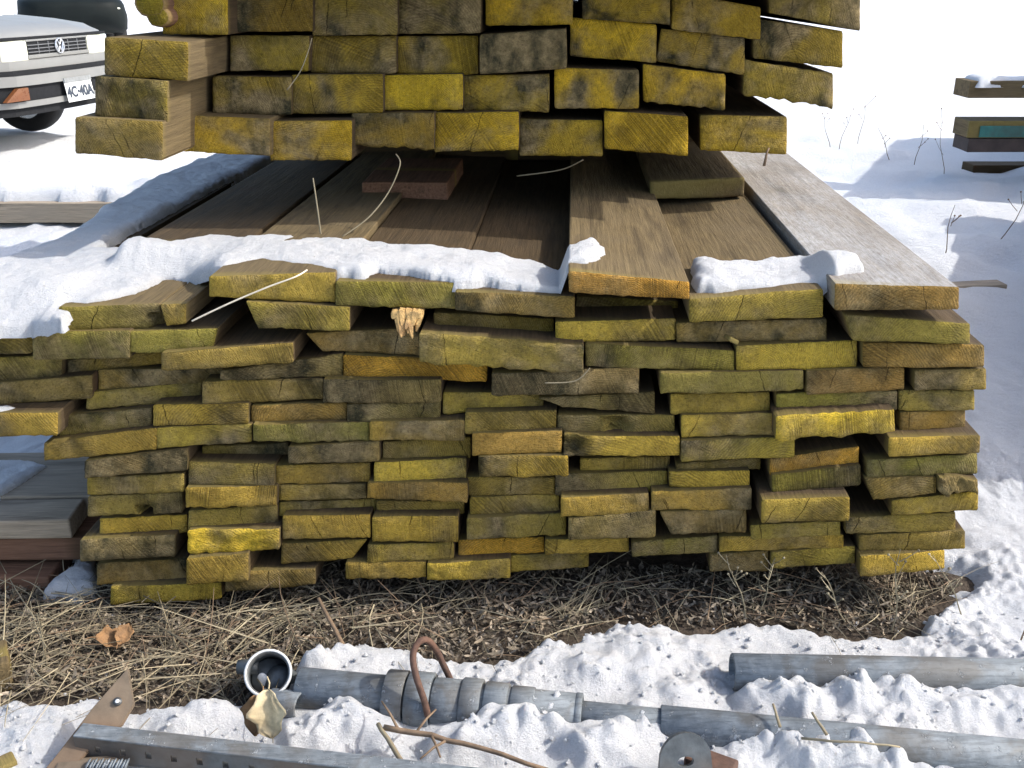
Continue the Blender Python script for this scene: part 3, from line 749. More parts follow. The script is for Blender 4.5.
# mounds banked against the pipes: px, py, radius, height
MOUNDS = [(318, 672, .03, .035), (345, 722, .055, .032), (300, 735, .05, .026), (385, 735, .05, .02), (455, 745, .05, .034), (500, 738, .06, .040), (545, 728, .05, .044), (600, 745, .07, .040), (650, 730, .04, .022),
          (592, 668, .05, .02), (640, 655, .07, .02), (690, 700, .05, .012), (760, 695, .04, .03), (800, 700, .05, .032), (850, 692, .05, .034), (905, 690, .05, .032), (960, 705, .06, .03), (1010, 700, .06, .028), (1015, 676, .02, .025),
          (770, 748, .04, .024), (805, 756, .045, .028), (845, 757, .045, .032), (885, 764, .05, .026), (735, 752, .04, .016), (330, 655, .04, .02), (180, 712, .06, .018), (215, 705, .04, .022), (520, 690, .02, .012), (30, 720, .09, .012), (565, 716, .018, .03), (640, 712, .02, .018)]
for (x, y, r, h) in MOUNDS:
    c = atZ(x, y, .03); g = 1-sstep(np.hypot(X-c.x + fbm(X*30, Y*30, 2, 81)*.006, (Y-c.y)*1.1 + fbm(X*30, Y*30, 2, 91)*.006), r*.25, r*1.05)
    Z += g*h*(.72 + .35*np.abs(fbm(X*34, Y*34, 2, 71)))
# the yard falls a little towards the parked cars
Z += -.13*sstep(Y, 4.5, 6.8)*sstep(-X, .2, 2.0)
# hoof and boot dents in the background snow
drng = random.Random(5)
for k in range(120):
    cx, cy = drng.uniform(.9, 5), drng.uniform(2.2, 8.5)
    if k > 80: cx = drng.uniform(-4, -.9)
    r = drng.uniform(.06, .14)
    Z -= np.exp(-(((X-cx)/r)**2 + ((Y-cy)/(r*1.2))**2))*drng.uniform(.012, .035)
Z -= .075*np.exp(-((X+2.3)/1.25)**4 - ((Y-4.0)/.5)**4)
# where the camera-side yard is behind us: plain cover
snow = grid_mesh('snow_ground', X, Y, Z, [M_SNOW]); tag(snow, kind='structure')
bm = bmesh.new()
gs = [-420, -50, -8] + [-1.6 + i*.04 for i in range(81)] + [8, 50, 420]; hs = [-320, -20, .5] + [.9 + i*.04 for i in range(20)] + [1.9, 3, 6, 20, 60, 420]
V = [[bm.verts.new((x, y, .004*noise.noise(Vector((x*30, y*30, 0))) + .004*noise.noise(Vector((x*9, y*9, 0))) - (.0 if -1.6 <= x <= .93 and .9 <= y <= 1.64 else (.12 if -1.6 <= x <= 1.7 and .9 <= y <= 4 else .9)))) for x in gs] for y in hs]
for j in range(len(hs)-1):
    for i in range(len(gs)-1): bm.faces.new((V[j][i], V[j][i+1], V[j+1][i+1], V[j+1][i])).smooth = True
tag(obj('ground', bm, [M_SOIL]), kind='structure')

cr = random.Random(77); bm = bmesh.new()
ys_ = np.searchsorted(gy, 0)
for k in range(1000):
    x, y = cr.uniform(-.72, .85), cr.uniform(.98, 1.36)
    i = min(len(gx)-1, int(np.searchsorted(gx, x))); j = min(len(gy)-1, int(np.searchsorted(gy, y)))
    if Z[j, i] < .008: 
        if cr.random() > .25: continue
    r = cr.choice([.0012, .0016, .002, .0026, .0036]); zz = max(Z[j, i], .004)
    rr_ = bmesh.ops.create_icosphere(bm, subdivisions=1, radius=r, matrix=Matrix.Translation((x, y, zz + r*.5)))
    for v in rr_['verts']: v.co += Vector((cr.uniform(-.35, .35), cr.uniform(-.35, .35), cr.uniform(-.35, .35)))*r
tag(obj('snow_crumbs', bm, [M_SNOW]), 'loose crumbs of snow scattered over the foreground', None, None, 'stuff')
# leaf litter: small curled chips on the bare soil (nobody could count them)
def in_litter(n, r, xr=(-1.05, .75), yr=(1.08, 1.50)):
    out = []
    while len(out) < n:
        xs = np.array([r.uniform(*xr) for _ in range(n)]); ys = np.array([r.uniform(*yr) for _ in range(n)])
        s = poly_sd(xs, ys, poly)
        out += [(x, y) for x, y, k in zip(xs, ys, s) if k > -.006]
    return out[:n]
lr = random.Random(11)
bm = bmesh.new()
for (x, y) in in_litter(15000, lr):
    s = lr.uniform(.0012, .0042) * (1.8 if lr.random() < .05 else 1); L = s*lr.uniform(1, 3.2)
    M = Matrix.Translation((x, y, lr.uniform(.002, .016))) @ Matrix.Rotation(lr.uniform(0, 6.3), 4, 'Z') @ Matrix.Rotation(lr.uniform(-.9, .9), 4, 'X') @ Matrix.Rotation(lr.uniform(-.9, .9), 4, 'Y')
    k = lr.uniform(.1, .7)*s
    v = [bm.verts.new(M @ Vector(p)) for p in ((-L, 0, k), (-L*.3, -s*.6, 0), (L*.4, -s*.5, -k*.3), (L, 0, k*.8), (L*.35, s*.6, 0), (-L*.4, s*.5, -k*.2))]
    bm.faces.new((v[0], v[1], v[2], v[5])); bm.faces.new((v[2], v[3], v[4], v[5]))
tag(obj('leaf_litter', bm, [M_LITTER]), 'brown crumbled leaf litter under the front of the stack', None, None, 'stuff')
def stem(bm, base, L, az, el, r, bend, n=5, r1=.35, sides=4):
    d = Vector((math.cos(az)*math.cos(el), math.sin(az)*math.cos(el), math.sin(el))); pts = []; p = Vector(base)
    side = Vector((-math.sin(az), math.cos(az), 0))
    for k in range(n):
        pts.append(p.copy()); p = p + d*(L/(n-1)); d = (d + side*bend*.5 + Vector((0, 0, -abs(bend)*.35))).normalized()
    for q in pts: q.z = max(q.z, .004)
    add_tube(bm, pts, [r*(1 - (1-r1)*k/(n-1)) for k in range(n)], sides, False)
    return pts
bm = bmesh.new()
for (x, y) in in_litter(620, lr, (-.95, .75), (1.1, 1.45)):
    if x > -.35 and lr.random() < .30: continue
    stem(bm, (x, y, lr.uniform(.006, .03)), lr.uniform(.04, .17), lr.uniform(0, 6.3), lr.gauss(.03, .14), lr.uniform(.0005, .0012), lr.gauss(0, .2))
for (x, y) in in_litter(230, lr, (-.95, -.2), (1.12, 1.38)):
    stem(bm, (x, y, lr.uniform(.006, .04)), lr.uniform(.06, .2), lr.uniform(0, 6.3), lr.gauss(.05, .14), lr.uniform(.0007, .0016), lr.gauss(0, .14))
for cx, cy, az in ((565, 612, .7), (590, 606, 1.0), (880, 600, 1.5), (905, 606, 1.2), (770, 605, 1.8), (455, 600, 1.2)):
    c = atZ(cx, cy, .02)
    for k in range(14):
        stem(bm, (c.x+lr.gauss(0, .025), c.y+lr.gauss(0, .012), .005), lr.uniform(.05, .13), az+lr.gauss(0, .5), lr.uniform(.05, .5), lr.uniform(.0006, .0013), lr.gauss(0, .1))
tag(obj('dry_grass', bm, [M_STRAW]), 'dry tan straw and grass stems strewn over the bare strip', None, None, 'stuff')
bm = bmesh.new()
for (x, y) in in_litter(260, lr, (-.95, .75), (1.1, 1.45)):
    stem(bm, (x, y, lr.uniform(.004, .02)), lr.uniform(.05, .14), lr.uniform(0, 6.3), lr.gauss(.15, .3), lr.uniform(.0006, .0015), lr.gauss(0, .2))
tag(obj('twig_litter', bm, [M_TWIG]), 'dark fine twigs mixed into the bare strip', None, None, 'stuff')

# upright dead weeds with side sprigs and seed heads
def weed(x, y, h, lean, label, z=.01, mat=None, az0=0.0, nb=7, r=.0013, tol=True, Y=None):
    b = atZ(x, y, z); wr = random.Random(int(x*7+y)); bm = bmesh.new()
    top = Vector((lean*h, wr.uniform(-.05, .05)*h, h))
    pts = [Vector((0, 0, 0)).lerp(top, k/5) + Vector((math.sin(k*1.3+x)*.03*h, 0, 0)) for k in range(6)]
    add_tube(bm, pts, [r*(1-.12*k) for k in range(6)], 5)
    for k in range(nb):
        t = wr.uniform(.35, .98); p = pts[0].lerp(pts[-1], t); L = h*wr.uniform(.12, .32)
        az = wr.uniform(0, 6.3); q = p + Vector((math.cos(az)*.7, math.sin(az)*.7, .75))*L
        add_tube(bm, [p, p.lerp(q, .5)+Vector((0, 0, -.04*L)), q], [r*.6, r*.5, r*.4], 4)
        m = bmesh.ops.create_icosphere(bm, subdivisions=1, radius=r*1.7, matrix=Matrix.Translation(q))
    o = obj('dead_weed', bm, [mat or M_STRAW]); o.location = b
    return tag(o, label, 'weed', 'dead weed stalks')
weed(747, 618, .115, -.35, 'pale branching dead weed in front of the right of the stack')
weed(760, 612, .10, .15, 'pale dead weed leaning right beside the branching one')
weed(892, 632, .15, -.06, 'straight tall pale weed stalk before the lowest right plank')
weed(845, 622, .09, -.5, 'thick leaning straw stalk left of the tall one')
weed(966, 622, .12, -.55, 'weed stalk leaning left over the snow edge by the right corner')
weed(1019, 640, .11, .15, 'dark dead weed standing in snow at the right edge', z=.03, mat=M_TWIG, nb=10)
weed(925, 480, .13, .3, 'thin twig in the shaded snow right of the stack', z=.02, mat=M_TWIG, nb=2)
for i, (x, y, h, ln) in enumerate(((830, 150, .2, -.3), (838, 152, .22, .2), (858, 148, .28, .05), (915, 165, .22, .1), (943, 180, .3, -.2), (943, 260, .2, .05), (998, 245, .25, .4), (890, 160, .18, -.5))):
    weed(x, y, h, ln, ['short leaning weed in the background snow nearest the upper beams', 'forked weed in the background snow near the upper beams', 'tall thin weed in the background snow near the upper beams', 'slim weed in the middle of the background snow', 'curving weed left of the far right boards', 'thin upright weed in the shaded snow patch', 'leaning weed in the shaded snow near the right edge', 'tilted dark weed behind the right plank'][i], z=.02, nb=3, r=.0022, mat=M_TWIG)

def stick(name, pts, r0, r1, label, mat, cat='twig', sides=7, side=()):
    """pts: (px, py, z)"""
    w = [atZ(x, y, z) for x, y, z in pts]; o0 = w[0]
    fine = []
    for a, b in zip(w[:-1], w[1:]):
        for k in range(3): fine.append(a.lerp(b, k/3) + Vector([noise.noise(a*40+Vector((k, i, 0)))*r0*.7 for i in range(3)]) - o0)
    fine.append(w[-1]-o0); n = len(fine)
    bm = bmesh.new(); add_tube(bm, fine, [r0+(r1-r0)*k/(n-1) for k in range(n)], sides)
    for (t, L, dx, dy, dz) in side:
        p = fine[int(t*(n-1))]; add_tube(bm, [p, p+Vector((dx, dy, dz))*L*.5 + Vector((0, 0, .003)), p+Vector((dx, dy, dz))*L], [r0*.5, r0*.42, r0*.3], 5)
    o = obj(name, bm, [mat], smooth=True); o.location = o0
    return tag(o, label, cat)
stick('twig', [(318, 598, .075), (335, 630, .05), (352, 664, .025)], .0028, .0042, 'brown twig leaning from the litter onto the snow beside the elbow', M_TWIG)
stick('twig', [(384, 727, .066), (430, 735, .066), (480, 748, .064), (548, 770, .060)], .004, .0028, 'long brown branching twig lying on the snow before the pipe', M_TWIG, side=[(.15, .09, -.3, .5, .1), (.25, .06, .4, .5, .2), (.5, .06, -.5, -.6, .05), (.35, .05, .3, -.8, 0)])
stick('twig', [(378, 724, .066), (392, 745, .062), (408, 772, .06)], .003, .0035, 'short twig crossing the long one and running out of the frame', M_STRAW)
stick('straw_stem', [(800, 738, .06), (830, 741, .075), (862, 742, .08), (900, 747, .07)], .0018, .0012, 'yellow straw lying across the pipe at the right', M_STRAW, 'straw')
stick('straw_stem', [(773, 704, .08), (780, 727, .065)], .0016, .0022, 'short straw stuck upright in snow on the pipe, left one', M_STRAW, 'straw')
stick('straw_stem', [(812, 712, .085), (827, 735, .07)], .0016, .0022, 'short straw stuck upright in snow on the pipe, right one', M_STRAW, 'straw')
def catmull(pts, n=5):
    out = []
    for i in range(len(pts)-1):
        p0, p1, p2, p3 = pts[max(i-1, 0)], pts[i], pts[i+1], pts[min(i+2, len(pts)-1)]
        for k in range(n):
            t = k/n; out.append(.5*((2*p1)+(p2-p0)*t+(2*p0-5*p1+4*p2-p3)*t*t+(3*p1-p0-3*p2+p3)*t**3))
    return out + [pts[-1]]
# straw on the stack
def stick_w(name, w, r0, r1, label, mat, cat):
    w = [Vector(p) for p in w]
    if len(w) > 3 or cat == 'straw': w = catmull(w, 6)
    bm = bmesh.new(); n = len(w)
    add_tube(bm, [p-w[0] for p in w], [r0+(r1-r0)*k/(n-1) for k in range(n)], 7)
    o = obj(name, bm, [mat], smooth=True); o.location = w[0]
    return tag(o, label, cat)
M_PALE = plain('pale_straw', (.68, .60, .46), .6, var=.15, scale=30, bump=0)
stick_w('straw_stem', [atY(192, 321, 1.345), atY(230, 303, 1.345), atY(268, 287, 1.347), atY(295, 277, 1.35), atY(307, 270, 1.37)], .0013, .0011, 'long pale straw stem resting across the gap in the top row', M_PALE, 'straw')
stick_w('straw_stem', [atY(342, 237, 1.60), atY(368, 218, 1.63), atY(388, 193, 1.66), atY(400, 165, 1.68), atY(396, 154, 1.69)], .0013, .0010, 'curved straw stem arching in the gap below the upper beams', M_STRAW, 'straw')
stick_w('straw_stem', [atY(321, 236, 1.62), atY(317, 205, 1.63), atY(313, 178, 1.64)], .0016, .0010, 'upright thin straw in the gap left of the curved one', M_STRAW, 'straw')
stick_w('straw_stem', [atY(517, 176, 1.9), atY(560, 170, 1.85), atY(583, 160, 1.8)], .0014, .0012, 'short straw hanging under the upper beams near the middle', M_STRAW, 'straw')
stick_w('straw_stem', [atY(545, 383, 1.335), atY(575, 381, 1.338), atY(590, 368, 1.342)], .0010, .0006, 'bent straw stuck on a grey plank face', M_STRAW, 'straw')
stick_w('straw_stem', [atY(287, 90, 1.68), atY(300, 72, 1.685), atY(308, 52, 1.69), atY(312, 38, 1.695)], .0010, .0006, 'frayed fibre hanging on the upper beam ends', M_STRAW, 'straw')
stick_w('straw_stem', [atY(764, 166, 1.87), atY(767, 152, 1.875), atY(769, 148, 1.88)], .0028, .0015, 'small twig stub on the right plank under the upper stack', M_TWIG, 'twig')

# leaves
def leaf(px, py, z, s, rot, mat, label, curl=.5, seed=0):
    bm = bmesh.new(); n, m_ = 12, 8; G = []
    for i in range(n+1):
        t = i/n; wdt = math.sin(math.pi*min(1, t*.95+.04))**.8*.36*(1+.14*math.sin(t*15+seed)+.12*noise.noise(Vector((t*9, seed*3.1, 0))))
        row = []
        for j in range(m_+1):
            u = j/m_*2-1
            x = (t-.5); y = u*wdt; zz = curl*(u*u*.75*wdt) + .20*math.sin(t*3+seed)*curl + .13*noise.noise(Vector((t*5, u*3, seed)))
            row.append(bm.verts.new((x*s, y*s, zz*s)))
        G.append(row)
    for i in range(n):
        for j in range(m_): bm.faces.new((G[i][j], G[i+1][j], G[i+1][j+1], G[i][j+1])).smooth = True
    bmesh.ops.remove_doubles(bm, verts=bm.verts[:], dist=1e-5)
    g = bm.faces[:]
    r = bmesh.ops.extrude_face_region(bm, geom=g)
    for v in r['geom']:
        if isinstance(v, bmesh.types.BMVert): v.co.z += .0006
    bmesh.ops.recalc_face_normals(bm, faces=bm.faces[:])
    add_tube(bm, [(-.5*s, 0, .02*s), (-.62*s, .02*s, .0), (-.75*s, -.03*s, -.02*s)], [.001, .0009, .0008], 5)
    o = obj('dry_leaf', bm, [mat]); o.location = atZ(px, py, z); o.rotation_euler = rot
    return tag(o, label, 'leaf')
leaf(270, 714, .085, .062, (.15, 1.0, -1.4), M_LEAF, 'curled pale yellow leaf hanging below the elbow mouth', .7, 1)
leaf(256, 716, .07, .05, (.3, .9, -1.9), M_BLEAF, 'dark curled leaf behind the pale yellow one', .8, 2)
leaf(112, 638, .03, .048, (.5, .3, .4), M_BLEAF, 'reddish brown leaf in the straw at the left', .7, 3)
leaf(124, 634, .035, .035, (.4, -.3, 1.4), M_BLEAF, 'small brown leaf touching the reddish one', .7, 4)

# ---------------------------------------------------------------- pipe assembly in the foreground
A = atZ(300, 689, .036); B = atZ(1035, 761, .036)
def axpt(px):       # point on the pipe axis seen at picture column px
    lo, hi = 0.0, 1.0
    for _ in range(40):
        m = (lo+hi)/2; p = A.lerp(B, m); dep = p.y*CT + (CAM_H-p.z)*ST
        if 512 + 1000*p.x/dep < px: lo = m
        else: hi = m
    return A.lerp(B, lo)
pt = thing('pipe', 'grey pipe with stepped collars half buried in foreground snow', 'pipe', tuple(A))
def sect(name, x0, x1, dpx, mat=M_GALV):
    a, b = axpt(x0), axpt(x1); dep = a.y*CT + (CAM_H-a.z)*ST; r = dpx*dep/2000
    bm = bmesh.new(); add_pipe(bm, a-A, b-A, r, r*.82 if name == 'collar' else r*.86)
    o = obj(name, bm, [mat], pt)
    for p in o.data.polygons: p.use_smooth = True
    return o
sect('tube', 300, 576, 43); sect('collar', 387, 407, 56); sect('collar', 409, 433, 57); sect('sleeve', 434, 462, 49)
sect('collar', 462, 482, 54); sect('collar', 485, 508, 51); sect('collar', 511, 534, 48); sect('collar', 545, 553, 43); sect('sleeve', 553, 575, 40); sect('collar', 575, 582, 46)
sect('tube', 580, 672, 31); sect('tube', 660, 1040, 38)
# elbow fitting at the left end
el = thing('elbow_fitting', 'dark grey pipe elbow with open round mouth and pale rim', 'pipe fitting', tuple(atZ(268, 690, .03)))
E0 = Vector(el.location)
mc = atZ(268, 673, .066); dirm = (Vector((.12, -.60, .62))).normalized()
dep = mc.y*CT + (CAM_H-mc.z)*ST; ro = 23.5*dep/1000
bm = bmesh.new(); add_pipe(bm, mc-E0-dirm*.055, mc-E0, ro, ro*.84, 40)
o = obj('socket', bm, [M_DKST], el, True)
bm = bmesh.new(); add_pipe(bm, mc-E0-dirm*.004, mc-E0+dirm*.0015, ro*1.005, ro*.90, 40); obj('rim', bm, [plain('worn_rim', (.55, .56, .55), .5, var=.2, scale=80)], el, True)
bm = bmesh.new(); add_tube(bm, [mc-E0-dirm*.05, mc-E0-dirm*.052], [ro*.86, ro*.86], 32); obj('socket_floor', bm, [M_DKST], el)
bm = bmesh.new(); bmesh.ops.create_uvsphere(bm, u_segments=16, v_segments=10, radius=.013, matrix=Matrix.Translation(mc-E0-dirm*.035+Vector((-.011, 0, -.006))) @ Matrix.Diagonal((.62, .3, .95, 1))); obj('snow_plug', bm, [M_WHITEIN], el, True)
bm = bmesh.new(); j0 = mc-E0-dirm*.045
add_tube(bm, [j0, j0+Vector((-.012, .018, -.012)), j0+Vector((-.004, .03, -.02)), axpt(312)-E0+Vector((-.04, .015, -.004))], [ro*.8, ro*.85, ro*.8, ro*.7], 24)
obj('bend', bm, [M_DKST], el, True)
bm = bmesh.new(); a = atZ(238, 667, .05)-E0; add_tube(bm, [a, a+Vector((.03, .0, 0))], [.010, .012], 16); obj('lug', bm, [M_DKST], el, True)
c2 = atZ(300, 707, .032)-E0
bm = bmesh.new(); d2 = Vector((.93, -.30, .12)).normalized(); add_pipe(bm, c2-d2*.045, c2+d2*.003, .021, .0178, 32); obj('spigot', bm, [M_GALV], el, True)
# rusty hook standing over the pipe
hk = [(428, 716, .03), (424, 700, .075), (416, 676, .10), (413, 656, .12), (418, 643, .135), (427, 640, .14), (436, 650, .125), (443, 664, .10), (450, 679, .07), (453, 690, .04)]
w = [atZ(x, y, z) for x, y, z in hk]
yb = axpt(432).y
hw = []
for i, (x, y, z) in enumerate(hk):
    hw.append(atY(x, y, [yb-.04, yb-.034, yb-.022, yb-.008, yb+.004, yb+.012, yb+.02, yb+.03, yb+.036, yb+.04][i]))
hw = catmull(hw); bm = bmesh.new(); add_tube(bm, [p-hw[0] for p in hw], .0046, 12)
o = obj('rod_hook', bm, [M_RUST], smooth=True); o.location = hw[0]; tag(o, 'rusty bent rod hook looped over the grey pipe', 'hook')
# second pipe at the right
a = atZ(732, 672, .038); b = atZ(1045, 678, .038)
bm = bmesh.new(); add_pipe(bm, Vector((0, 0, 0)), b-a, .0265, .0225); o = obj('pipe', bm, [M_GALV], smooth=True); o.location = a
tag(o, 'plain grey pipe with cut left end in the snow at right', 'pipe')

# perforated steel channel at the lower left
ch = thing('steel_channel', 'dark perforated steel channel lying along the bottom left edge', 'channel', tuple(atZ(80, 735, .05)))
C0 = Vector(ch.location)
q0 = atZ(78, 729, .075); q1 = atZ(480, 775, .075); t = (q1-q0).normalized(); nrm = Vector((t.y, -t.x, 0)); Lc = (q1-q0).length + .25
def chan(bm, u0, u1, v0, v1, z0, z1, bev=.001):
    M = Matrix(((t.x, nrm.x, 0, q0.x-C0.x), (t.y, nrm.y, 0, q0.y-C0.y), (0, 0, 1, q0.z-C0.z), (0, 0, 0, 1)))
    add_box(bm, (u0, v0, z0), (u1, v1, z1), bev, M)
bm = bmesh.new(); chan(bm, 0, Lc, -.012, .012, -.003, 0); obj('top_flange', bm, [M_GALV], ch)
bm = bmesh.new(); u = 0.0; hole = .008; pitch = .034
zs = (-.036, -.024, -.014, -.0032)
chan(bm, 0, Lc, .0085, .0115, zs[0], zs[1], 0); chan(bm, 0, Lc, .0085, .0115, zs[2], zs[3], 0)
while u < Lc:
    chan(bm, u, min(Lc, u+pitch-hole), .0085, .0115, zs[1], zs[2], 0); u += pitch
obj('perforated_web', bm, [M_DKST], ch)
bm = bmesh.new(); chan(bm, 0, Lc, -.012, .012, -.0395, -.0362); obj('bottom_flange', bm, [M_DKST], ch)
# tan rusted plate standing on edge across the channel's end
tp = [(128, 667), (134, 704), (121, 726), (95, 742), (60, 785), (34, 782), (60, 750), (92, 708)]
base = atZ(100, 720, .05)
w = [atY(x, y, 1.085 - (y-668)/100*.104) for x, y in tp]
bm = bmesh.new(); vs = [bm.verts.new(p-base) for p in w]; f = bm.faces.new(vs)
nv = f.normal if f.normal.length else Vector((1, 0, 0)); bm.normal_update(); nv = f.normal.copy()
hc = atY(118, 702, 1.085 - (702-668)/100*.104)-base
r = bmesh.ops.extrude_face_region(bm, geom=[f]);
for v in r['geom']:
    if isinstance(v, bmesh.types.BMVert): v.co += nv*.006 if nv.y > 0 else nv*-.006
bmesh.ops.recalc_face_normals(bm, faces=bm.faces[:])
bmesh.ops.bevel(bm, geom=bm.edges[:], offset=.0012, segments=2, affect='EDGES')
pl = thing('rusted_plate', 'tan rusted metal plate with bolt hole standing at the lower left', 'metal plate', tuple(base))
obj('plate', bm, [M_TANMET], pl)
bm = bmesh.new(); nn = nv if nv.y < 0 else -nv
add_tube(bm, [hc - nn*.002, hc + nn*.0035], [.0055, .0055], 14); obj('bolt_hole', bm, [M_DKST], pl, True)
bm = bmesh.new(); add_tube(bm, [hc + nn*.0036, hc + nn*.0042], [.0028, .002], 10); obj('bolt_tip', bm, [M_WHITEIN], pl, True)
# second tan piece under the channel end and the ridged steel coil at the very bottom
w0 = atZ(62, 752, .045); w1 = atZ(128, 768, .045)
o = flat_board('tan_block', (.5*(w0.x+w1.x)-.005, w0.y-.035, 0), (.075, .05, .046), .15, [M_TANMET], 'tan block under the plate at the bottom edge', 'block')
bm = bmesh.new(); cc = [atZ(88 + i*3.2, 764+ (i % 2)*1.0, .052) for i in range(13)]
for i, c in enumerate(cc):
    bmesh.ops.create_uvsphere(bm, u_segments=10, v_segments=6, radius=.0055, matrix=Matrix.Translation(c-cc[0]) @ Matrix.Rotation(.5, 4, 'Y') @ Matrix.Diagonal((.35, 1.5, 1.2, 1)))
add_tube(bm, [Vector((0, 0, -.003)), cc[-1]-cc[0]+Vector((0, 0, -.003))], .004, 10)
o = obj('threaded_rod', bm, [M_GALV], smooth=True); o.location = cc[0]; tag(o, 'ridged threaded steel rod end at the bottom left edge', 'rod')
# bracket tab with a hole at the bottom
bt = thing('bracket_tab', 'dark rounded steel tab with a hole at the bottom edge', 'bracket', tuple(atZ(690, 765, .03)))
B0 = Vector(bt.location)
# plate in a plane leaning back: build ring shape around hole
cu = atZ(685, 759, .07) - B0; ex = Vector((1, .10, 0)).normalized(); ez = Vector((0, .45, .89)).normalized(); ey = ex.cross(ez).normalized()
bm = bmesh.new(); n = 28; ro = .032; ri = .0085
def outl(k):
    a = 2*math.pi*k/n; x, z = math.cos(a)*ro, math.sin(a)*ro
    if z < 0: z = z*2.2; x = math.copysign(min(abs(x)*1.25+.006, ro*1.05), x) if abs(x) > .004 else x
    return cu + ex*x + ez*z
rg = []
for dy in (-.004, .004):
    rg.append([bm.verts.new(outl(k)+ey*dy) for k in range(n)]); rg.append([bm.verts.new(cu + ex*(math.cos(2*math.pi*k/n)*ri*1.2) + ez*(math.sin(2*math.pi*k/n)*ri*.7-.002) + ey*dy) for k in range(n)])
for p, q in ((rg[0], rg[1]), (rg[3], rg[2]), (rg[2], rg[0]), (rg[1], rg[3])):
    for k in range(n): bm.faces.new((p[k], p[(k+1) % n], q[(k+1) % n], q[k]))
bmesh.ops.recalc_face_normals(bm, faces=bm.faces[:])
obj('tab', bm, [M_DKST], bt)
bm = bmesh.new(); add_box(bm, (-.012, 0, -.03), (.05, .03, -.004), .003, Matrix.Translation(cu + Vector((.012, .01, -.008))) @ Matrix.Rotation(-.5, 4, 'Z')); obj('arm', bm, [M_RUST], bt)
# small bits at the left edge
e = atZ(0, 692, .0); o = flat_board('wood_block', (e.x-.035, e.y+.01, 0), (.09, .06, .05), .5, [M_SIDE_TAN], 'brown wood block cut by the left edge above the snow', 'wood block')
e = atZ(8, 768, .02); o = flat_board('wood_block', (e.x, e.y-.01, 0), (.03, .025, .04), .7, [M_SIDE_TAN], 'tiny tan wood offcut in the bottom left corner', 'wood block')

# ---------------------------------------------------------------- side piles
def yboard(label, x0, x1, y0, y1, z0, z1, mat, rz=0, name='side_board', group=None, cat='board'):
    return flat_board(name, ((x0+x1)/2, (y0+y1)/2, z0), (y1-y0, x1-x0, z1-z0), math.pi/2 + rz, [mat], label, cat, group=group)
G = 'boards of the low pile at left'
yboard('lowest red brown board of the low pile at left', -1.7, -.775, 1.43, 1.60, .004, .032, M_REDW, .0, group=G)
yboard('dark red board in the middle of the low pile at left', -1.7, -.72, 1.455, 1.66, .044, .088, M_REDW, .02, group=G)
yboard('tan stepped board at the front top of the low pile', -1.7, -.735, 1.44, 1.515, .092, .128, M_GREYW, .03, group=G)
yboard('grey wide board at the back top of the low pile', -1.7, -.70, 1.522, 1.70, .09, .130, M_GREYW, .03, group=G)
sp = [(-80, 462), (0, 462), (30, 461), (48, 466), (30, 478), (12, 488), (0, 497), (-80, 500)]
snow_patch('snow_patch', sp, .131, .014, 'shaded snow patch on the low grey pile at left')
sp = [(42, 594), (58, 578), (66, 574), (78, 556), (86, 545), (93, 552), (97, 575), (95, 590), (72, 597)]
snow_patch('snow_clump', sp, .02, .024, 'blue shaded snow clump between the low pile and the stack', edge=.07, lump=3.0)
# plank lying in the snow behind on the left
zz = 4.25
pL = atZ(-40, 223, .0); pR = atZ(112, 221, .0)
o = flat_board('snowy_plank', ((pL.x-1.2+pR.x)/2+.15, 4.33, .0), (.16, 2.4, .085), math.pi/2+.0, [M_GREYW], 'grey plank under snow on the ground behind the stack at left', 'plank')
Xp, Yp = np.meshgrid(np.arange(-3.3, -1.1, .02), np.arange(4.2, 4.9, .02))
sdp = poly_sd(Xp, Yp, [(-3.25, 4.285), (-1.2, 4.285), (-1.2, 4.6), (-3.25, 4.65)]) + fbm(Xp*9, Yp*9, 3, 4)*.02
Zp = .078 + np.sqrt(np.clip(1-(1-np.clip(sdp/.07, 0, 1))**2, 0, 1))*(.06+.02*fbm(Xp*5, Yp*5, 3, 9)) - (sdp < 0)*.03
tag(grid_mesh('snow_heap', Xp, Yp, Zp, [M_SNOW], keep=sdp > 0), 'rounded snow cap lying on the grey plank behind at left', 'snow')
# stub of plank in the snow at right
p = atZ(985, 297, .0); o = flat_board('snowy_plank', (p.x-.15, p.y+.05, .0), (.06, .48, .028), math.pi/2+.12, [M_GREYW], 'grey plank stub in shaded snow right of the right plank', 'plank')
p = atZ(1010, 177, .0); o = flat_board('snowy_plank', (p.x+.75, p.y+.08, 0), (.14, 1.9, .06), math.pi/2, [M_SIDE], 'dark plank lying in snow below the far right boards', 'plank')
# raised boards at the right on bearers
YR = 5.0
def px2(x, y): return atY(x, y, YR)
t0 = px2(968, 98); t1 = px2(968, 81)
o = flat_board('raised_board', (t0.x+1.15, YR+.09, t0.z), (.18, 2.3, t1.z-t0.z), math.pi/2, [M_SIDE_TAN], 'upper raised tan board with snow on top at the far right', 'board')
Xp, Yp = np.meshgrid(np.arange(t0.x-.02, t0.x+2.35, .015), np.arange(YR-.02, YR+.22, .015))
sdp = poly_sd(Xp, Yp, [(t0.x+.04, YR+.01), (t0.x+2.3, YR+.01), (t0.x+2.3, YR+.17), (t0.x+.02, YR+.17)]) + fbm(Xp*14, Yp*14, 3, 4)*.015
Zp = t1.z - .01 + np.sqrt(np.clip(1-(1-np.clip(sdp/.05, 0, 1))**2, 0, 1))*(.028+.008*fbm(Xp*5, Yp*5, 3, 9)) - (sdp < 0)*.02
tag(grid_mesh('snow_heap', Xp, Yp, Zp, [M_SNOW], keep=sdp > 0), 'snow cap on the upper raised board at far right', 'snow')
b0 = px2(967, 152); b1 = px2(967, 138); b2 = px2(967, 121)
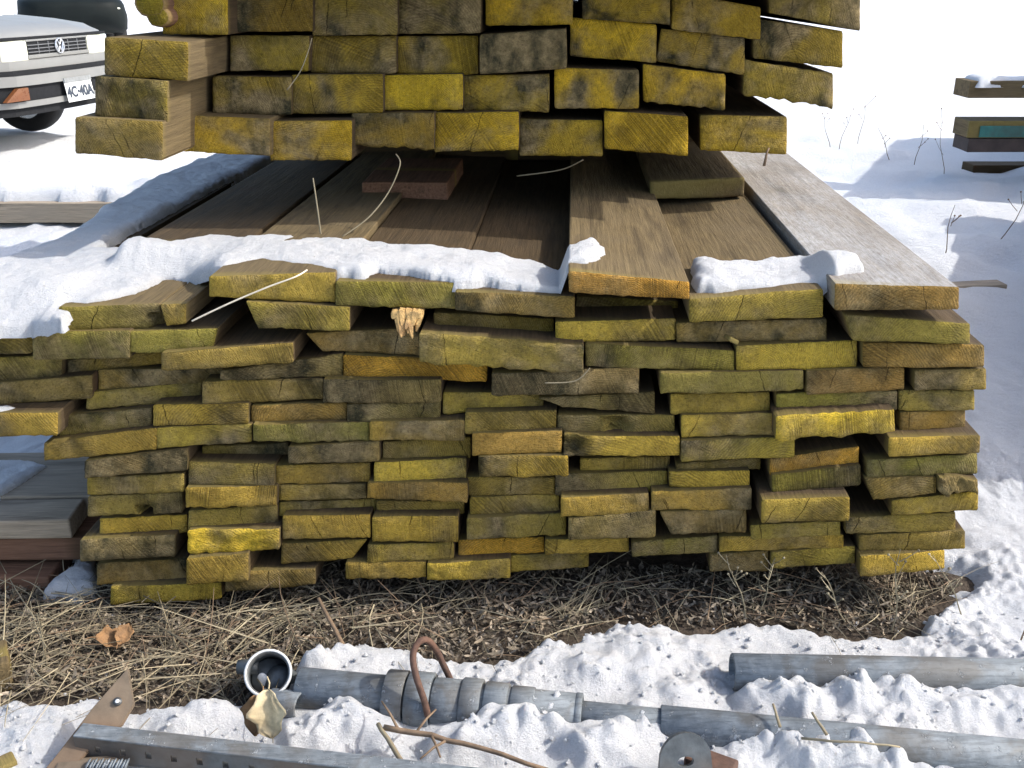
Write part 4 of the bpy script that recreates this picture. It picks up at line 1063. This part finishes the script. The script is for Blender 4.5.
o = flat_board('raised_board', (b0.x+1.15, YR+.09, b0.z), (.18, 2.3, b1.z-b0.z-.002), math.pi/2, [plain('dark_board', (.055, .04, .035), .85, var=.4, scale=20)], 'dark brown board under the teal edged board at far right', 'board')
tb = thing('raised_board', 'tan board with teal painted stripe at the far right', 'board', (b1.x, YR, b1.z))
bm = bmesh.new(); add_box(bm, (0, 0, 0), (2.3, .18, b2.z-b1.z), .004); obj('board_body', bm, [M_SIDE_TAN], tb)
bm = bmesh.new(); add_box(bm, (.055, -.006, .004), (2.3, -.0005, (b2.z-b1.z)*.72), .001); obj('painted_stripe', bm, [M_TEAL], tb)
for xx in (3.35, 4.3):
    for za, zb_ in ((-.02, b0.z-.002), (b2.z+.002, t0.z-.002)):
        o = flat_board('bearer', (xx, YR+.09, za), (.16, .2, zb_-za), 0, [M_SIDE], 'dark bearer block holding up the far right boards', 'bearer', group='bearers of the far right boards')
# the neighbouring lumber piles just past the right edge that shade the snow
def pile(name, base, rz, w, L, n, h, label):
    t = thing(name, label, 'lumber pile', base, rotz=rz)
    for r in range(n):
        for c in range(4):
            bm = bmesh.new(); j = rng.uniform(-.03, .03)
            add_box(bm, (c*w/4+.003, j, r*h+.002), ((c+1)*w/4-.003, L+j, (r+1)*h-.003), .004); obj('timber', bm, [M_SIDE], t)
pile('lumber_pile', (1.66, 1.76, 0), -.40, .6, 2.75, 5, .145, 'tall brown lumber pile just beyond the right edge, nearer one')
pile('lumber_pile', (2.98, 4.78, 0), -.45, .7, 2.0, 7, .17, 'brown lumber pile beyond the right edge behind the raised boards')

t = thing('lumber_pile', 'rest of the upper stack rising above the top edge of the photo', 'lumber pile', (-.78, 1.665, .968), rotz=-PSI)
for r in range(6):
    for c in range(9):
        bm = bmesh.new(); j = rng.uniform(-.04, .04); x0 = c*.155 + rng.uniform(0, .006)
        add_box(bm, (x0, j + c*.013, r*.077), (x0+.148, 2.2+j, r*.077+.074), .003); obj('timber', bm, [M_SIDE], t)

# ---------------------------------------------------------------- cars
M_WHITECAR = plain('white_car_paint', (.205, .208, .20), .4, var=.06, scale=6, bump=0, dirt=(.16, .16, .155), dirt_amt=.5)
M_BLACKCAR = plain('dark_car_paint', (.007, .010, .010), .6, var=.2, scale=6, bump=0, spec=.12)
M_RUBBER = plain('tyre_rubber', (.018, .018, .019), .85, var=.3, scale=40, bump=.002)
M_TRIM = plain('black_plastic', (.016, .017, .019), .75, var=.3, scale=40, spec=.12)
M_LAMP = plain('lamp_glass', (.62, .63, .5), .18, var=.1, scale=14, bump=0)
M_AMBER = plain('amber_lens', (.15, .055, .02), .3, var=.15, scale=30)
M_CHROME = plain('chrome', (.62, .64, .66), .25, metal=.8, var=.1, scale=20)
M_GLASS = plain('dark_window_glass', (.03, .035, .04), .08, var=.1, scale=5, bump=0, spec=.7)
M_PLATE = plain('plate_white', (.72, .74, .72), .45, var=.05, scale=30)
M_INK = plain('plate_ink', (.03, .04, .06), .6)
def wheel(t, xx, s, rim):
    wh = thing('wheel', None, None); wh.parent = t; wh.location = (xx, s*.71, .29)
    bm = bmesh.new(); n = 36
    pr = [(-.085, .19), (-.09, .25), (-.07, .28), (-.03, .29), (.03, .29), (.07, .28), (.09, .25), (.085, .19)]
    rr = [[bm.verts.new((math.cos(2*math.pi*k/n)*r, y, math.sin(2*math.pi*k/n)*r)) for k in range(n)] for y, r in pr]
    for a, b in zip(rr, rr[1:] + rr[:1]):
        for k in range(n): bm.faces.new((a[k], a[(k+1) % n], b[(k+1) % n], b[k]))
    bmesh.ops.recalc_face_normals(bm, faces=bm.faces[:]); obj('tyre', bm, [M_RUBBER], wh, True)
    bm = bmesh.new(); add_tube(bm, [(0, -.06, 0), (0, .06, 0)], [.192, .192], 28)
    for k in range(5):
        a = 2*math.pi*k/5; add_tube(bm, [(0, s*.062, 0), (math.cos(a)*.17, s*.07, math.sin(a)*.17)], [.04, .025], 6)
    obj('rim', bm, [rim], wh)
def dark_rest(t, body, paint):
    bm = bmesh.new(); bmesh.ops.create_uvsphere(bm, u_segments=14, v_segments=8, radius=.035, matrix=Matrix.Translation((-.04, .66, .72)) @ Matrix.Diagonal((.6, 1.5, .5, 1))); obj('marker_lamp', bm, [M_LAMP], t, True)
    for s in (-1, 1):
        for xx in (-.80, -3.35): wheel(t, xx, s, M_TRIM)
    return t
def make_car(name, base, yaw, paint, label, plate=True):
    """local axes: +x forward, +y to the car's left, origin on the ground under the middle of the front bumper"""
    t = thing(name, label, 'car', base, rotz=yaw)
    bm = bmesh.new()
    secs = []   # (x, half width, z_low, z_belt, z_top)
    prof = [(0.0, .60, .42, .60, .73, .02), (-.07, .70, .40, .60, .775, .05), (-.20, .79, .38, .60, .805, .07), (-.45, .825, .36, .60, .835, .09), (-1.15, .835, .29, .60, .89, .1), (-1.3, .835, .29, .60, .91, .1), (-3.6, .835, .29, .60, .93, .1), (-4.15, .80, .30, .58, .90, .1), (-4.3, .70, .36, .55, .80, .08)]
    if not plate: prof = [(.10, .30, .56, .66, .74, .03), (.07, .52, .50, .68, .80, .05), (.0, .66, .46, .68, .835, .07), (-.12, .76, .40, .66, .855, .09), (-.3, .82, .34, .62, .865, .1)] + prof[4:]
    for (x, hw, z0, zb, zt, r) in prof:
        half = [(0, z0), (hw-.08, z0), (hw-.02, z0+.06), (hw, zb-.08), (hw, zb), (hw-.015, zb+.06), (hw-.03, zt-r*.9), (hw-.06, zt-r*.35), (hw-.13, zt), (hw*.5, zt+.015), (0, zt+.022)]
        full = [(-y, z) for y, z in half] + [(y, z) for y, z in half[::-1][1:-1]]
        secs.append([bm.verts.new((x, y, z)) for y, z in full])
    n = len(secs[0])
    for a, b in zip(secs[:-1], secs[1:]):
        for k in range(n): bm.faces.new((a[k], b[k], b[(k+1) % n], a[(k+1) % n]))
    bm.faces.new(secs[0][::-1]); bm.faces.new(secs[-1])
    bmesh.ops.recalc_face_normals(bm, faces=bm.faces[:])
    body = obj('body', bm, [paint], t, True)
    # cabin
    bm = bmesh.new(); cs = []
    for (x, hw, z) in ((-1.22, .70, .90), (-1.95, .58, 1.36), (-2.4, .57, 1.40), (-3.3, .57, 1.38), (-4.0, .68, .92)):
        cs.append([bm.verts.new((x, y, z)) for y in (-hw, hw)])
    low = [[bm.verts.new((x, y, .88)) for y in (-hw, hw)] for (x, hw) in ((-1.22, .76), (-1.95, .77), (-2.4, .77), (-3.3, .77), (-4.0, .74))]
    for i in range(4):
        bm.faces.new((cs[i][0], cs[i][1], cs[i+1][1], cs[i+1][0]))
        for s in (0, 1): bm.faces.new((low[i][s], cs[i][s], cs[i+1][s], low[i+1][s]))
    bm.faces.new((low[0][0], low[0][1], cs[0][1], cs[0][0])); bm.faces.new((low[4][0], low[4][1], cs[4][1], cs[4][0]))
    bmesh.ops.recalc_face_normals(bm, faces=bm.faces[:])
    obj('cabin', bm, [paint], t)
    bm = bmesh.new(); v = [bm.verts.new(p) for p in ((-1.27, -.62, .945), (-1.27, .62, .945), (-1.90, .53, 1.335), (-1.90, -.53, 1.335))]
    for q in v: q.co += Vector((.012, 0, .012))
    f = bm.faces.new(v); obj('windshield', bm, [M_GLASS], t)
    for s in (-1, 1):
        bm = bmesh.new(); v = [bm.verts.new(p) for p in ((-1.5, s*.765, .93), (-2.0, s*.60, 1.30), (-3.2, s*.60, 1.30), (-3.7, s*.765, .93))]
        for q in v: q.co.y += s*.012
        bm.faces.new(v); obj('side_window', bm, [M_GLASS], t)
    # hood panel line
    if not plate: return dark_rest(t, body, paint)
    bm = bmesh.new(); add_box(bm, (-.05, -.60, .735), (.006, .60, .752), .003); obj('hood_gap', bm, [M_TRIM], body)
    for s in (-1, 1):
        bm = bmesh.new()
        pts = [(.018, s*.34), (.012, s*.56), (-.05, s*.685), (-.16, s*.765)]
        ring = [[bm.verts.new((x, y, z)) for (x, y) in pts] for z in (.605, .73)]
        ring2 = [[bm.verts.new((x-.06, y*.96, z)) for (x, y) in pts] for z in (.605, .73)]
        for k in range(3):
            bm.faces.new((ring[0][k], ring[0][k+1], ring[1][k+1], ring[1][k]))
            bm.faces.new((ring[1][k], ring[1][k+1], ring2[1][k+1], ring2[1][k])); bm.faces.new((ring[0][k], ring[0][k+1], ring2[0][k+1], ring2[0][k]))
        bm.faces.new((ring[0][0], ring[1][0], ring2[1][0], ring2[0][0])); bm.faces.new((ring[0][3], ring[1][3], ring2[1][3], ring2[0][3]))
        bmesh.ops.recalc_face_normals(bm, faces=bm.faces[:])
        obj('headlight', bm, [M_LAMP if plate else M_BLACKCAR], t)
    gr = thing('grille', None, None); gr.parent = t
    bm = bmesh.new(); add_box(bm, (.002, -.335, .64), (.012, .335, .722), .002); obj('grille_back', bm, [M_TRIM], gr)
    bm = bmesh.new()
    for z in (.652, .674, .696): add_box(bm, (.012, -.33, z), (.02, .33, z+.006), .001)
    for y in (-.22, -.11, .11, .22): add_box(bm, (.0121, y, .643), (.0185, y+.006, .718), 0)
    obj('grille_bars', bm, [plain('grille_grey', (.12, .125, .13), .5) if plate else M_BLACKCAR], gr)
    bm = bmesh.new()
    add_box(bm, (.0, -.345, .722), (.022, .345, .734), .003); add_box(bm, (.0, -.345, .615), (.022, .345, .639), .003)
    obj('grille_frame', bm, [paint], gr)
    if plate:
        em = thing('emblem', None, None); em.parent = gr
        bm = bmesh.new(); cpt = Vector((.028, 0, .682))
        ringp = [cpt + Vector((0, math.cos(2*math.pi*k/24)*.046, math.sin(2*math.pi*k/24)*.046)) for k in range(25)]
        add_tube(bm, ringp, .0055, 6, False)
        for seg in (((-.02, .038), (0, .006)), ((.02, .038), (0, .006)), ((-.037, .018), (-.016, -.034)), ((.037, .018), (.016, -.034)), ((-.016, -.034), (0, -.002)), ((.016, -.034), (0, -.002))):
            add_tube(bm, [cpt+Vector((0, y, z)) for y, z in seg], .005, 6)
        o = obj('badge', bm, [M_CHROME], gr); o.name = 'badge'
        bpy.data.objects.remove(em)
    if not plate:
        bm = bmesh.new(); bmesh.ops.create_uvsphere(bm, u_segments=14, v_segments=8, radius=.035, matrix=Matrix.Translation((-.0, .60, .66)) @ Matrix.Diagonal((.6, 1.5, .5, 1))); obj('marker_lamp', bm, [M_LAMP], t, True)
    # bumper
    bmp = thing('bumper', None, None); bmp.parent = t
    def wrap(bm, z0, z1, dx, ex=.0, w=.80, th=.05):
        xs = [(-.42, 1.045), (-.2, 1.035), (-.06, .93), (.03, .72), (.055, .4), (.06, 0)]
        path = [(x+dx, -w*k) for x, k in xs] + [(x+dx, w*k) for x, k in xs[::-1][1:]]
        out = [[bm.verts.new((x, y, z)) for x, y in path] for z in (z0, z1)]; inn = [[bm.verts.new((x-th, y*(1-th*.6), z)) for x, y in path] for z in (z0, z1)]
        for k in range(len(path)-1):
            bm.faces.new((out[0][k], out[0][k+1], out[1][k+1], out[1][k])); bm.faces.new((out[1][k], out[1][k+1], inn[1][k+1], inn[1][k])); bm.faces.new((out[0][k], out[0][k+1], inn[0][k+1], inn[0][k]))
        bmesh.ops.recalc_face_normals(bm, faces=bm.faces[:])
    if plate:
        bm = bmesh.new(); wrap(bm, .556, .612, .01, th=.08); obj('bumper_top', bm, [paint], bmp)
        bm = bmesh.new(); wrap(bm, .526, .555, .03, th=.1); obj('rub_strip', bm, [M_TRIM], bmp)
        bm = bmesh.new(); wrap(bm, .462, .525, .045, th=.1); obj('bumper_bar', bm, [paint], bmp)
        bm = bmesh.new(); wrap(bm, .366, .461, .02, th=.1); obj('air_dam', bm, [M_TRIM], bmp)
        bm = bmesh.new(); wrap(bm, .328, .365, .03, th=.1); obj('lower_lip', bm, [paint], bmp)
        bm = bmesh.new(); wrap(bm, .275, .327, .0, th=.1); obj('chin_spoiler', bm, [M_TRIM], bmp)
    else:
        bm = bmesh.new(); wrap(bm, .28, .70, .03, th=.12); bmesh.ops.bevel(bm, geom=[e for e in bm.edges if e.calc_length() > .1], offset=.03, segments=3, affect='EDGES'); obj('bumper_cover', bm, [M_TRIM], bmp, True)
    for s in (-1, 1):
        bm = bmesh.new(); vs = [(.095, s*.50, .452), (.082, s*.58, .452), (.07, s*.70, .375), (.095, s*.50, .375)]
        vv = [bm.verts.new(p) for p in vs] + [bm.verts.new((p[0]-.03, p[1], p[2])) for p in vs]
        bm.faces.new(vv[:4]); 
        for k in range(4): bm.faces.new((vv[k], vv[(k+1) % 4], vv[4+(k+1) % 4], vv[4+k]))
        bmesh.ops.recalc_face_normals(bm, faces=bm.faces[:]); obj('turn_signal', bm, [M_AMBER if plate else M_BLACKCAR], bmp)
    if plate:
        lp = thing('licence_plate', None, None); lp.parent = t
        lp.location = (.115, .02, .40); lp.rotation_euler = (0, -.12, 0)
        bm = bmesh.new(); add_box(bm, (-.004, -.155, -.078), (.0, .155, .078), .001); obj('plate_panel', bm, [M_PLATE], lp)
        bm = bmesh.new(); add_box(bm, (.0005, -.155, .048), (.006, .155, .08), .001); obj('plate_shade', bm, [plain('plate_shade_grey', (.2, .21, .21), .5)], lp)  # grey strip painting the shade along the top of the plate
        cu = bpy.data.curves.new('plate_text', 'FONT'); cu.body = '4C·40A'; cu.size = .095; cu.align_x = 'CENTER'; cu.align_y = 'CENTER'; cu.extrude = .001; cu.offset = .0035
        tmp = bpy.data.objects.new('plate_text', cu); COL.objects.link(tmp); bpy.context.view_layer.update(); me = bpy.data.meshes.new_from_object(tmp.evaluated_get(bpy.context.evaluated_depsgraph_get())); bpy.data.objects.remove(tmp); me.materials.clear(); to = link('plate_text', me, [M_INK])
        to.parent = lp; to.location = (.0025, 0, -.018); to.rotation_euler = (math.pi/2, 0, math.pi/2)
    # wiper and washer at the windshield foot
    if plate:
        bm = bmesh.new(); add_tube(bm, [(-1.15, -.55, .93), (-1.2, .1, .95)], .012, 6); add_tube(bm, [(-1.12, .1, .94), (-1.2, .6, .945)], .012, 6); obj('wiper', bm, [M_TRIM], t)
        bm = bmesh.new(); wrap_pts = [(-.5, -.5), (-.5, .6), (-1.1, .7), (-1.1, -.6)]
    for s in (-1, 1):
        for xx in (-.80, -3.35):
            wheel(t, xx, s, M_CHROME)
    for s in (-1, 1):
        bm = bmesh.new(); bmesh.ops.create_uvsphere(bm, u_segments=14, v_segments=10, radius=.1, matrix=Matrix.Translation((-1.45, s*.93, .97)) @ Matrix.Diagonal((.6, .95, .65, 1))); obj('side_mirror', bm, [M_TRIM], t, True)
    return t
YAW = math.atan2(-.19, .98)
car = make_car('parked_car', (-3.11, 7.19, -.115), YAW, M_WHITECAR, 'white older car parked in the snow at the upper left')
# snow lying on the white car's hood and windshield
def car_snow(car, pts, z0, th, label):
    xs = [p[0] for p in pts]; ys = [p[1] for p in pts]
    X_, Y_ = np.meshgrid(np.arange(min(xs)-.03, max(xs)+.03, .02), np.arange(min(ys)-.03, max(ys)+.03, .02))
    s = poly_sd(X_, Y_, pts) + fbm(X_*9, Y_*9, 3, 14)*.03
    Z_ = z0(X_) - .015 + np.sqrt(np.clip(1-(1-np.clip(s/.08, 0, 1))**2, 0, 1))*(th+.01*fbm(X_*7, Y_*7, 2, 3)) - (s < 0)*.02
    o = grid_mesh('car_snow', X_, Y_, Z_, [M_SNOW], keep=s > 0); o.matrix_world = Matrix.Translation(car.location) @ Matrix.Rotation(car.rotation_euler.z, 4, 'Z')
    return tag(o, label, 'snow')
car_snow(car, [(-.62, -.45), (-.55, .1), (-.7, .55), (-1.12, .62), (-1.12, -.6)], lambda x: .86 + (-x-.6)*.08, .03, 'snow lying on the hood of the white car')
car_snow(car, [(-1.24, -.6), (-1.24, .62), (-1.93, .52), (-1.93, -.52)], lambda x: .925 + (-x-1.24)*.62, .05, 'snow covering the windshield of the white car')
car2 = make_car('parked_car', (-6.95, 16.9, -.12), R(-66), M_BLACKCAR, 'dark green black car parked behind the white car', plate=False)

# ---------------------------------------------------------------- light
SUN = Vector((1.15, -.07, 1.0)).normalized()
w = bpy.data.worlds.new('World'); scene.world = w; w.use_nodes = True
nt = w.node_tree; bg = nt.nodes['Background']
sky = nt.nodes.new('ShaderNodeTexSky'); sky.sky_type = 'NISHITA'; sky.sun_disc = False
sky.sun_elevation = math.asin(SUN.z); sky.sun_rotation = math.atan2(SUN.x, SUN.y); sky.air_density = 1.0; sky.dust_density = 2.8; sky.ozone_density = .6
nt.links.new(sky.outputs[0], bg.inputs[0]); bg.inputs[1].default_value = .15
sl = bpy.data.lights.new('sun', 'SUN'); sl.energy = 2.0; sl.angle = R(.53); sl.color = (1, .965, .91)
so = bpy.data.objects.new('sun', sl); COL.objects.link(so); so.rotation_euler = SUN.to_track_quat('Z', 'Y').to_euler(); so.location = SUN*8
vs = scene.view_settings; vs.view_transform = 'Standard'; vs.look = 'None'; vs.gamma = 1; vs.use_curve_mapping = False; vs.exposure = 1.17
scene.render.film_transparent = False
scene.cycles.max_bounces = 6; scene.cycles.use_denoising = True
